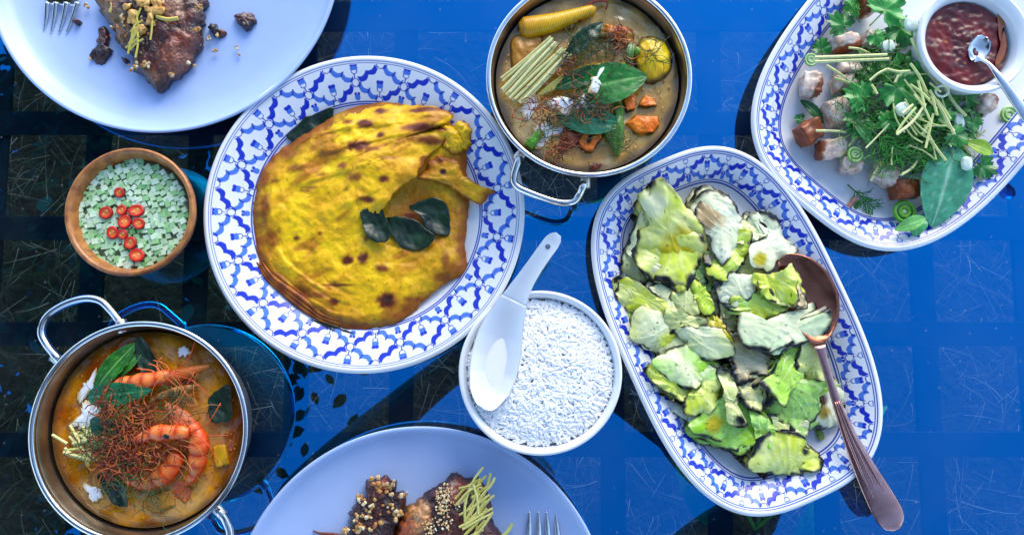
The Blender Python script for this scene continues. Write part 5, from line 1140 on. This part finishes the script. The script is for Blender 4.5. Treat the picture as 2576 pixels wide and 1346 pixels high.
for i, (x1, y1, x2, y2, w, bow) in enumerate([(405, 300, 780, 286, 15, 0), (405, 322, 790, 308, 15, 0), (465, 340, 640, 470, 13, .03), (505, 405, 610, 440, 13, 0), (905, 200, 1045, 440, 14, -.05), (900, 330, 985, 480, 15, .05), (780, 360, 900, 370, 13, -.08), (690, 420, 780, 360, 12, .06),
      (1000, 470, 1130, 700, 15, .02), (1040, 520, 1110, 620, 14, 0), (980, 540, 830, 700, 13, .06), (1080, 450, 1190, 605, 15, -.06), (1015, 500, 1040, 600, 13, 0), (975, 650, 1085, 835, 13, -.05), (1020, 590, 980, 770, 12, 0), (955, 800, 850, 912, 12, .1),
      (1130, 690, 1215, 805, 15, .02), (1150, 700, 1320, 800, 13, .03), (1230, 730, 1290, 680, 11, 0), (410, 680, 600, 690, 12, .02), (580, 760, 668, 682, 12, .05), (695, 940, 790, 790, 13, .03), (580, 250, 690, 280, 12, .08), (915, 545, 860, 590, 12, 0), (820, 430, 840, 390, 12, 0), (940, 420, 975, 560, 13, .02), (900, 440, 1000, 520, 12, .04), (1060, 560, 1090, 640, 12, 0), (1000, 430, 1060, 480, 12, 0), (830, 690, 930, 560, 12, .03), (700, 440, 730, 490, 12, 0), (960, 700, 1000, 640, 12, 0), (920, 490, 1010, 640, 11, .05), (1050, 620, 1130, 680, 12, -.03)]):
    z = .012 + .029 * max(0, 1 - ((x1 + x2) / 2 - 900) ** 2 / 380 ** 2 - ((y1 + y2) / 2 - 560) ** 2 / 420 ** 2) if i > 1 else .030
    z = max(z + .0045, .026 if 350 < x1 < 1200 else .018)
    lab = 'thick pale ginger stick, one of a pair laid side by side' if i < 2 else 'thin pale yellow ginger shred tossed over the herb salad'
    solo('ginger_stick', stick(P(*sa(x1, y1), z), P(*sa(x2, y2), z + .0015), S(w * 1.15 / KS, z), mix(lin('#f2f0b0'), lin('#dcea98'), rS.random()), bow, i), M['veg'], lab, 'ginger', 'paired thick ginger sticks' if i < 2 else 'ginger shreds on the herb salad', smooth=False)
for i in range(20):
    x = rS.gauss(960, 150); y = rS.gauss(560, 130); a = rS.gauss(1.0, .6); l_ = rS.uniform(45, 95); z = .020 + .020 * max(0, 1 - (x - 900) ** 2 / 400 ** 2 - (y - 560) ** 2 / 400 ** 2) + rS.random() * .004
    if x > 1180 or y < 330: continue
    solo('ginger_stick', stick(P(*sa(x - l_ * math.cos(a), y - l_ * math.sin(a)), z), P(*sa(x + l_ * math.cos(a), y + l_ * math.sin(a)), z + .001), S(9 / KS, z), mix(lin('#f2f0b0'), lin('#d2e090'), rS.random()), rS.uniform(-.12, .12), i), M['veg'], 'thin pale yellow ginger shred tossed over the herb salad', 'ginger', 'ginger shreds on the herb salad', smooth=False)
threads('dill_threads', 'fine feathery dill threads mixed through the herb salad', sa, [(900, 700, 90), (880, 800, 60), (700, 720, 80), (640, 600, 70), (780, 560, 90), (960, 640, 80), (1050, 720, 70), (700, 330, 50), (900, 400, 70), (760, 820, 30)], .030, 620, rS, [lin('#2a8a1e'), lin('#1c6a18'), lin('#4aa82e'), lin('#145214')], .016, .00035)
gs = []
for i in range(170):                                                      # small torn coriander bits over the heap
    a = rS.random() * 6.283; q = math.sqrt(rS.random()); x = 890 + 330 * q * math.cos(a); y = 540 + 300 * q * math.sin(a)
    z = .016 + .018 * (1 - q * q) + rS.random() * .003; n_ = 7; r_ = rS.uniform(16, 38)
    pl_ = [sa(x + r_ * rS.uniform(.45, 1.1) * math.cos(j * 6.283 / n_), y + r_ * rS.uniform(.45, 1.1) * math.sin(j * 6.283 / n_)) for j in range(n_)]; c1 = rS.choice(G)
    gs.append(slab(pl_, z, .0004, lambda X, Y, r, c1=c1: mix(c1, lin('#4aa83a'), .5 + nz(X * 200, Y * 200, 1)), lambda X, Y, r: .003 * nz(X * 120, Y * 120, i), seg=16, rings=3, jit=.0012, jf=500, under=False, seed=i))
solo('torn_herbs', join(*gs), M['leafy'], 'small torn green herb bits strewn over the salad heap', 'greens', kind='stuff')
def ring(label, x, y, ro, z, c_o, c_i, n_in=2, tilt=0, name='onion_ring'):
    q = P(*sa(x, y), z); R0 = S(ro / KS, z); t = thing(name, label, 'spring onion', (q.x, q.y, z - .002))
    for k in range(n_in):
        R1 = R0 * (.86 - .42 * k); pts = [(q.x + R1 * math.cos(a), q.y + R1 * math.sin(a) * (1 - tilt), q.z + tilt * R1 * math.sin(a)) for a in np.linspace(0, 6.2832, 29)]
        part('layer', tube(pts, R0 * .17, 29, 8, 1.1, cols=lambda t_, th: mix(c_o, c_i, .5 + .5 * math.cos(th + math.pi))), M['veg'], t)
    if n_in > 1: part('core', blob((q.x, q.y, z - .0008), (R0 * .5, R0 * .5, R0 * .3), 0, .1, 0, colfn=lambda u: mix(c_i, lin('#e8f0d8'), .5), n=4), M['veg'], t)
GO, GI = lin('#7ab840'), lin('#c8e0a0')
ring('pale green onion ring resting on the pork below the salad', 615, 803, 42, .027, GO, GI); ring('onion ring under the ends of the long ginger pair', 385, 312, 36, .019, lin('#6aa850'), GI); ring('concentric onion ring on the bare platter under the steel spoon', 1415, 597, 47, .010, GO, GI)
ring('open thin onion ring on the bare platter', 1422, 685, 42, .009, GO, GI, 1); ring('bright green rolled onion ring on the lower painted rim', 870, 1100, 60, .018, lin('#4a9a18'), lin('#7ac030')); ring('white curled onion ring below the sauce pot', 1065, 475, 40, .040, lin('#e0ead8'), WHT, 1, .2); ring('translucent onion ring in the herb tangle', 912, 785, 40, .030, lin('#a8c8a0'), GI, 1)
for lab, x, y, w, h, z, rz in (('white onion round touching the sauce pot', 905, 127, 78, 82, .034, 0), ('white onion end on pork beside the ginger pair', 782, 245, 82, 75, .030, .3), ('shiny white onion oval in the centre of the salad', 858, 568, 80, 74, .040, .5), ('small white onion disc on the basil leaf', 1193, 850, 60, 78, .034, 0), ('white onion half under ginger by the pork corner', 1150, 630, 60, 90, .031, .2)):
    chunk('onion_round', lab, 'spring onion', sa, x, y, w, h, z, .006, rz, lin('#e6efe4'), lin('#cfe0cc'), .25, .0003)
def dill(label, x, y, ang, L, z, n):
    gs = []; q = P(*sa(x, y), z); d0 = Vector((math.cos(ang), math.sin(ang), 0)); Lm = S(L / KS, z)
    gc = lambda t, th: mix(lin('#1c6a1c'), lin('#3a9a2a'), t); gs.append(tube([q, q + d0 * Lm], .0006, 6, 5, cols=gc))
    for i in range(n):
        t = .25 + .75 * i / n; b0 = q + d0 * Lm * t
        for s_ in (-1, 1):
            a = ang + s_ * rS.uniform(.4, 1.0); l_ = Lm * rS.uniform(.22, .4); e_ = b0 + Vector((math.cos(a), math.sin(a), rS.uniform(-.1, .25))) * l_
            gs.append(tube([b0, e_], .0004, 5, 4, cols=gc))
            for k in range(3):
                c0 = b0.lerp(e_, .35 + .25 * k); a2 = a + rS.uniform(-.9, .9); gs.append(tube([c0, c0 + Vector((math.cos(a2), math.sin(a2), rS.uniform(-.1, .2))) * l_ * .5], .0003, 4, 4, cols=gc))
    solo('dill_sprig', join(*gs), M['leafy'], label, 'dill')
dill('single dill sprig lying on the bare white platter', 575, 960, -.75, 190, .009, 8); dill('dill sprig in the middle of the herb salad', 900, 740, .8, 170, .034, 10); dill('dill sprig hanging below the central coriander', 700, 680, -.7, 200, .033, 10)
dill('dill sprig under the ginger tangle', 880, 830, .2, 160, .032, 9); dill('dill sprig above the square peppered pork', 760, 720, -1.2, 150, .032, 9); dill('dill sprig at the platter top beside the pork', 640, 120, 2.0, 120, .024, 8)
slabf('pork_scrap', 'tiny pork scrap with red edge beside the dill sprig', 'pork', sa, [(555, 1080), (600, 1035), (622, 1020), (625, 1040), (585, 1088)], .007, .003, lin('#e0dcd4'), lin('#c08068'), mat='food')
slabf('onion_scrap', 'small green onion scrap beside the dill sprig', 'spring onion', sa, [(605, 1080), (640, 1040), (640, 1065), (620, 1090)], .007, .002, lin('#2a6a1a'), lin('#4a8a2a'))
# chilli sauce and teaspoon
SZ = .0415 - .006
def colS(x, y, q):
    c = mix(lin('#6a0c06'), lin('#4a0806'), .5 + fbm(x * 90, y * 90, 3)); c = mix(c, lin('#8a1c0c'), .6 * ss(.1, .5, fbm(x * 50, y * 50, 8)))
    if nz(x * 260, y * 260, 4) > .62: c = mix(c, lin('#c86a30'), .8)
    return c
curry('chilli_sauce', 'dark red chilli sauce in the white pot', Vector((RK[0] - .0015, RK[1], 0)), RK[2] * .775, SZ, colS, 3, 'chilli')
solo('sauce_smear', slab([(2510, 30), (2525, 38), (2530, 60), (2522, 68), (2532, 100), (2528, 140), (2510, 168), (2503, 160), (2516, 120), (2512, 80)], SZ + .0008, .0003, lambda x, y, r: mix(lin('#7a2c06'), lin('#a85a14'), r), None, seg=60, rings=8, jit=.001), M['sauce'], 'orange brown sauce smear up the pot wall', 'sauce')
sts = [(2478, 92, 8, .0002, .0405), (2474, 100, 20, .002, .040), (2466, 118, 27, .003, .0385), (2456, 138, 24, .002, .038), (2452, 148, 10, .0005, .0385), (2470, 150, 5, -.0006, .041), (2490, 163, 6, -.001, .0445), (2510, 188, 9, -.0012, .047), (2535, 222, 12, -.0012, .0475), (2560, 258, 14, -.0012, .046), (2600, 315, 16, -.0012, .044), (2650, 385, 20, -.0014, .040), (2690, 440, 22, -.0014, .037), (2700, 454, 8, -.0008, .036)]
pts = smoothpath([P(x, y, z) for x, y, w, d, z in sts], 70); I = np.linspace(0, len(sts) - 1, 70); ws = np.interp(I, range(len(sts)), [S(s[2], s[4]) for s in sts]); dps = np.interp(I, range(len(sts)), [s[3] for s in sts])
t = thing('teaspoon', 'steel teaspoon standing in the red chilli sauce', 'spoon', P(2466, 118, .034))
part('spoon_bowl', spoongeo([(pts[i], ws[i], dps[i]) for i in range(0, 23)], 8, .0008), M['bright_steel'], t)
part('handle', spoongeo([(pts[i], ws[i], dps[i]) for i in range(22, 70)], 8, .0012), M['bright_steel'], t)

# ------------------------------------------------------------------ meat on the two plain plates
r1 = lambda x, y: (x / 3.0016, y / 3.0016)
r8 = lambda x, y: ((880 + x / 1.894) / 1.4565, (1500 + y / 1.894) / 1.4565)
MD, MM, MR, MT = lin('#260a04'), lin('#561e0a'), lin('#8a3a18'), lin('#a8744a')
PZ = .0085
def meat(label, fn, poly, z, th, pal, dome=.006, seed=0, light=(), name='meat_fillet', seg=130, rings=34):
    L_ = [(P(*fn(x, y), .02), S(r_, .02), c_) for x, y, r_, c_ in light]
    def cf(x, y, r):
        c = mix(pal[0], pal[1], .5 + 1.2 * fbm(x * 60, y * 60, seed)); c = mix(c, pal[2], .7 * ss(.1, .5, fbm(x * 34, y * 34, seed + 5)))
        for q, rad_, c_ in L_: c = mix(c, c_, .85 * (1 - ss(.45, 1.2, math.hypot(x - q.x, y - q.y) / rad_ + .35 * nz(x * 110, y * 110, 6))))
        return mix(c, MD, .6 * ss(.9, 1, r))
    return solo(name, slab([fn(x, y) for x, y in poly], z, th, cf, lambda x, y, r: dome * (1 - r ** 2.5) + .0035 * fbm(x * 55, y * 55, seed) + .0016 * abs(nz(x * 200, y * 200, seed)), seg=seg, rings=rings, jit=.0032, jf=200, seed=seed, soft=.75), M['meat'], label, 'meat')
meat('dark glazed meat fillet topped with nuts on the upper plain plate', r1, [(720, -60), (735, 40), (760, 110), (800, 160), (850, 240), (880, 310), (960, 380), (1020, 440), (1040, 480), (985, 535), (1050, 560), (1110, 620), (1180, 690), (1240, 660), (1280, 600), (1340, 570), (1390, 530), (1440, 460), (1480, 370), (1510, 270), (1520, 150), (1530, 50), (1550, -60), (1400, -160), (900, -160)], PZ, .010, (MD, MM, lin('#6e2a0e')), .009, 1,
     [(820, 60, 40, lin('#8a5a30')), (900, 260, 45, lin('#7a5426')), (860, 150, 35, lin('#7a5426')), (1400, 320, 30, MR), (1330, 480, 45, lin('#8a4a30')), (1160, 580, 22, lin('#8a5a3a')), (1300, 60, 50, lin('#8a5a3a'))])
meat('nut-crusted meat piece with ragged edge on the lower plain plate', r8, [(860, 495), (930, 490), (990, 470), (1060, 500), (1080, 560), (1130, 600), (1160, 640), (1120, 720), (1110, 800), (1060, 900), (1040, 1000), (740, 1000), (700, 900), (750, 780), (760, 690), (800, 660), (800, 600), (850, 620), (900, 590), (920, 540)], PZ, .010, (MD, MM, lin('#3c1a10')), .007, 2, [(980, 540, 20, MR)])
meat('glazed meat piece with pale orange skin on the lower plain plate', r8, [(1040, 1000), (1060, 860), (1110, 760), (1160, 680), (1220, 630), (1310, 560), (1400, 510), (1440, 460), (1500, 440), (1560, 480), (1640, 480), (1700, 540), (1740, 640), (1740, 760), (1780, 830), (1830, 900), (1840, 1000)], PZ, .012, (MM, MD, lin('#7e3412')), .009, 3,
     [(1210, 740, 42, lin('#c8844a')), (1130, 800, 34, lin('#a84a1a')), (1260, 690, 26, lin('#c89058')), (1500, 560, 30, MR)])
def nuts(label, fn, spots, z, n, rr, group, smin=.0018, smax=.0042, cols=(lin('#e0c288'), lin('#c89a52'), lin('#f0e0b8'), lin('#b8803a')), name='peanut_piece'):
    for _ in range(n):
        x, y, s_ = rr.choice(spots); q = P(*fn(x + rr.gauss(0, s_), y + rr.gauss(0, s_)), z); w = rr.uniform(smin, smax); c_ = rr.choice(cols)
        solo(name, blob((q.x, q.y, z + rr.uniform(-.001, .001)), (w, w * rr.uniform(.55, .9), w * .7), rr.random() * 3, .45, w * .12, 500, lambda u, c_=c_: mix(c_, mix(c_, BRN, .5), .5 + .8 * nz(u.x * 2, u.y * 2, w * 999)), 4), M['veg'], label, 'nut', group)
rM = random.Random(31)
for x, y, w, rz in ((1085, 20, .012, .3), (1180, 20, .011, 1.8), (1195, 80, .010, .5), (1000, 120, .013, 1.2), (1125, 75, .009, 0), (1130, 140, .011, 1.7), (1060, 220, .010, .8), (955, 45, .007, .2), (1050, -20, .011, .4), (1150, -30, .011, 1.4)):
    q = P(*r1(x, y), .030); solo('walnut_piece', blob((q.x, q.y, .0285), (w, w * .6, .006), rz, .3, .0024, 260, lambda u: mix(lin('#f0c470'), lin('#b8741e'), .5 + nz(u.x * 3, u.y * 3, w * 500))), M['veg'], 'golden toasted nut half clustered on the dark fillet', 'nut', 'nut halves on the dark fillet')
nuts('small pale nut crumb stuck to the dark fillet', r1, [(1100, 500, 14), (1490, 230, 12), (1500, 50, 14), (930, 135, 10), (1230, 80, 70), (1010, 500, 18), (1300, 570, 6), (1425, 480, 6), (880, 200, 50), (1150, 170, 50)], .0265, 120, rM, 'nut crumbs on the dark fillet', .0012, .0034)
for i in range(16):
    x, y = rM.choice([(1030, 200), (1010, 260), (1040, 150), (1000, 320), (1030, 340), (1140, 200)]); a = rM.gauss(1.9, .3); l_ = rM.uniform(50, 110)
    solo('ginger_shred', stick(P(*r1(x - l_ * math.cos(a), y - l_ * math.sin(a)), .0305), P(*r1(x + l_ * math.cos(a), y + l_ * math.sin(a)), .0285), .0018, lin('#d8c860'), rM.uniform(-.1, .1), i), M['veg'], 'thin yellow ginger shred on the dark fillet', 'ginger', 'ginger shreds on the dark fillet', smooth=False)
solo('ginger_shred', stick(P(*r1(1180, 125), .029), P(*r1(1345, 140), .029), .0035, lin('#d8c060'), -.1), M['veg'], 'single thick ginger strip lying crosswise on the dark fillet', 'ginger', smooth=False)
solo('ginger_shred', stick(P(*r1(840, 20), .024), P(*r1(830, 95), .024), .0030, lin('#d8c060'), .1), M['veg'], 'ginger strip on the edge of the dark fillet by the fork', 'ginger', smooth=False)
for lab, fn, poly in (('dark meat scrap with a tail beside the fork', r1, [(740, 230), (790, 205), (820, 250), (805, 330), (835, 380), (800, 440), (750, 480), (690, 450), (700, 380), (740, 340), (715, 295), (755, 280)]),
                      ('dark nutty crumb furthest from the fillet on the upper plate', r1, [(1780, 130), (1830, 100), (1880, 110), (1895, 88), (1930, 150), (1900, 200), (1840, 235), (1800, 180)]), ('crumb of meat and nut beside the fillet edge', r1, [(1575, 190), (1620, 170), (1650, 210), (1690, 235), (1655, 300), (1610, 260), (1590, 240)]),
                      ('tiny brown crumb under the fork', r1, [(565, 160), (595, 155), (598, 185), (575, 190)]), ('small brown crumb below the tailed scrap', r1, [(915, 440), (950, 432), (960, 460), (930, 474)])):
    meat(lab, fn, poly, PZ, .003, (MD, MM, MR), .003, rM.random() * 9, name='meat_scrap', seg=50, rings=10)
nuts('pale nut crumb on the bare upper plate', r1, [(1620, 385, 8), (1790, 372, 14), (1850, 180, 26), (1640, 285, 14), (1570, 290, 8), (690, 440, 8), (1465, 500, 6), (660, 45, 10), (1605, 215, 10)], .0125, 34, rM, 'nut crumbs on the upper plate', .0012, .0034)
nuts('pale chopped nut on the ragged meat piece', r8, [(950, 520, 26), (1030, 530, 26), (830, 620, 20), (1130, 600, 14), (860, 720, 40), (960, 700, 50), (920, 760, 50), (1080, 720, 25), (820, 820, 20), (740, 830, 10)], .0275, 110, rM, 'chopped nuts on the ragged meat piece', .0014, .0046)
gs = []
for _ in range(190):
    x, y, s_ = rM.choice([(1420, 560, 28), (1410, 620, 34), (1440, 660, 30), (1400, 700, 30), (1450, 730, 34), (1430, 790, 34), (1310, 830, 30)]); q = P(*r8(x + rM.gauss(0, s_), y + rM.gauss(0, s_)), .031); w = rM.uniform(.0010, .0023); c_ = rM.choice((lin('#e0c288'), lin('#d8b070'), lin('#f0e0b8')))
    gs.append(blob((q.x, q.y, .031 + rM.uniform(-.001, .001)), (w, w * .7, w * .7), rM.random() * 3, .4, 0, colfn=lambda u, c_=c_: c_, n=3))
solo('sesame_crumbs', join(*gs), M['veg'], 'tiny pale crumbs strewn over the glazed meat piece', 'crumbs', kind='stuff')
for i in range(34):
    x, y = rM.gauss(1640, 42), rM.gauss(660, 105); a = rM.gauss(-1.05, .38); l_ = rM.uniform(60, 130)
    solo('ginger_shred', stick(P(*r8(x - l_ * math.cos(a), y - l_ * math.sin(a)), .0315 + rM.random() * .003), P(*r8(x + l_ * math.cos(a), y + l_ * math.sin(a)), .0315 + rM.random() * .004), .0019, mix(lin('#e0d884'), lin('#c8bc50'), rM.random()), rM.uniform(-.08, .08), i), M['veg'], 'thin pale ginger shred heaped on the glazed meat piece', 'ginger', 'ginger shreds on the glazed meat piece', smooth=False)
solo('ginger_shred', stick(P(*r8(1890, 790), .014), P(*r8(1790, 900), .020), .0028, lin('#c8d070'), .08), M['veg'], 'pale ginger shred sticking out beside the lower fork', 'ginger', smooth=False)
solo('chilli_stalk', tube([P(*r8(x, y), .0105) for x, y in ((505, 840), (560, 858), (640, 865), (720, 880))], lambda t: .0006 + .0012 * t, 20, 6, cols=lambda t, th: lin('#6a2c1a')), M['food'], 'thin curved brown stalk left of the ragged meat piece', 'stalk')
def fork(label, fn, tips, roots, neck, end, z, zt):
    q = P(*fn(*neck), z); t = thing('fork', label, 'fork', (q.x, q.y, z - .003))
    for a, b_ in zip(tips, roots):
        pa, pb = P(*fn(*a), zt), P(*fn(*b_), z)
        part('tine', tube([pa, pa.lerp(pb, .5) + Vector((0, 0, -.001)), pb], lambda u: .0007 + .0016 * min(1, u * 1.8), 22, 8, .7), M['bright_steel'], t)
    l_, r_ = P(*fn(*roots[0]), z), P(*fn(*roots[-1]), z); half = (r_ - l_).length / 2 + .0018; c0 = (l_ + r_) / 2; n_ = P(*fn(*neck), z + .004); e_ = P(*fn(*end), z + .012)
    d_ = (n_ - c0).normalized()
    part('handle', spoongeo([(c0 - d_ * .002, half, .0012), (c0, half, .0012), (c0.lerp(n_, .35), half * .95, .001), (c0.lerp(n_, .7), half * .6, .0004), (n_, .0034, -.0006), (n_.lerp(e_, .3), .0032, -.0008), (n_.lerp(e_, .7), .0055, -.001), (e_, .009, -.001), (e_ + (e_ - n_).normalized() * .004, .004, -.0004)], 6, .0014), M['bright_steel'], t)
fork('steel fork lying on the upper plain plate beside the fillet', r1, [(330, 245), (385, 250), (445, 252), (500, 250)], [(355, 20), (420, 20), (500, 20), (585, 20)], (470, -190), (470, -700), .0145, .0105)
fork('steel fork lying on the lower plain plate', r8, [(2008, 705), (2070, 705), (2125, 705), (2185, 708)], [(2005, 900), (2075, 900), (2140, 900), (2210, 900)], (2110, 1080), (2115, 1500), .0150, .0115)
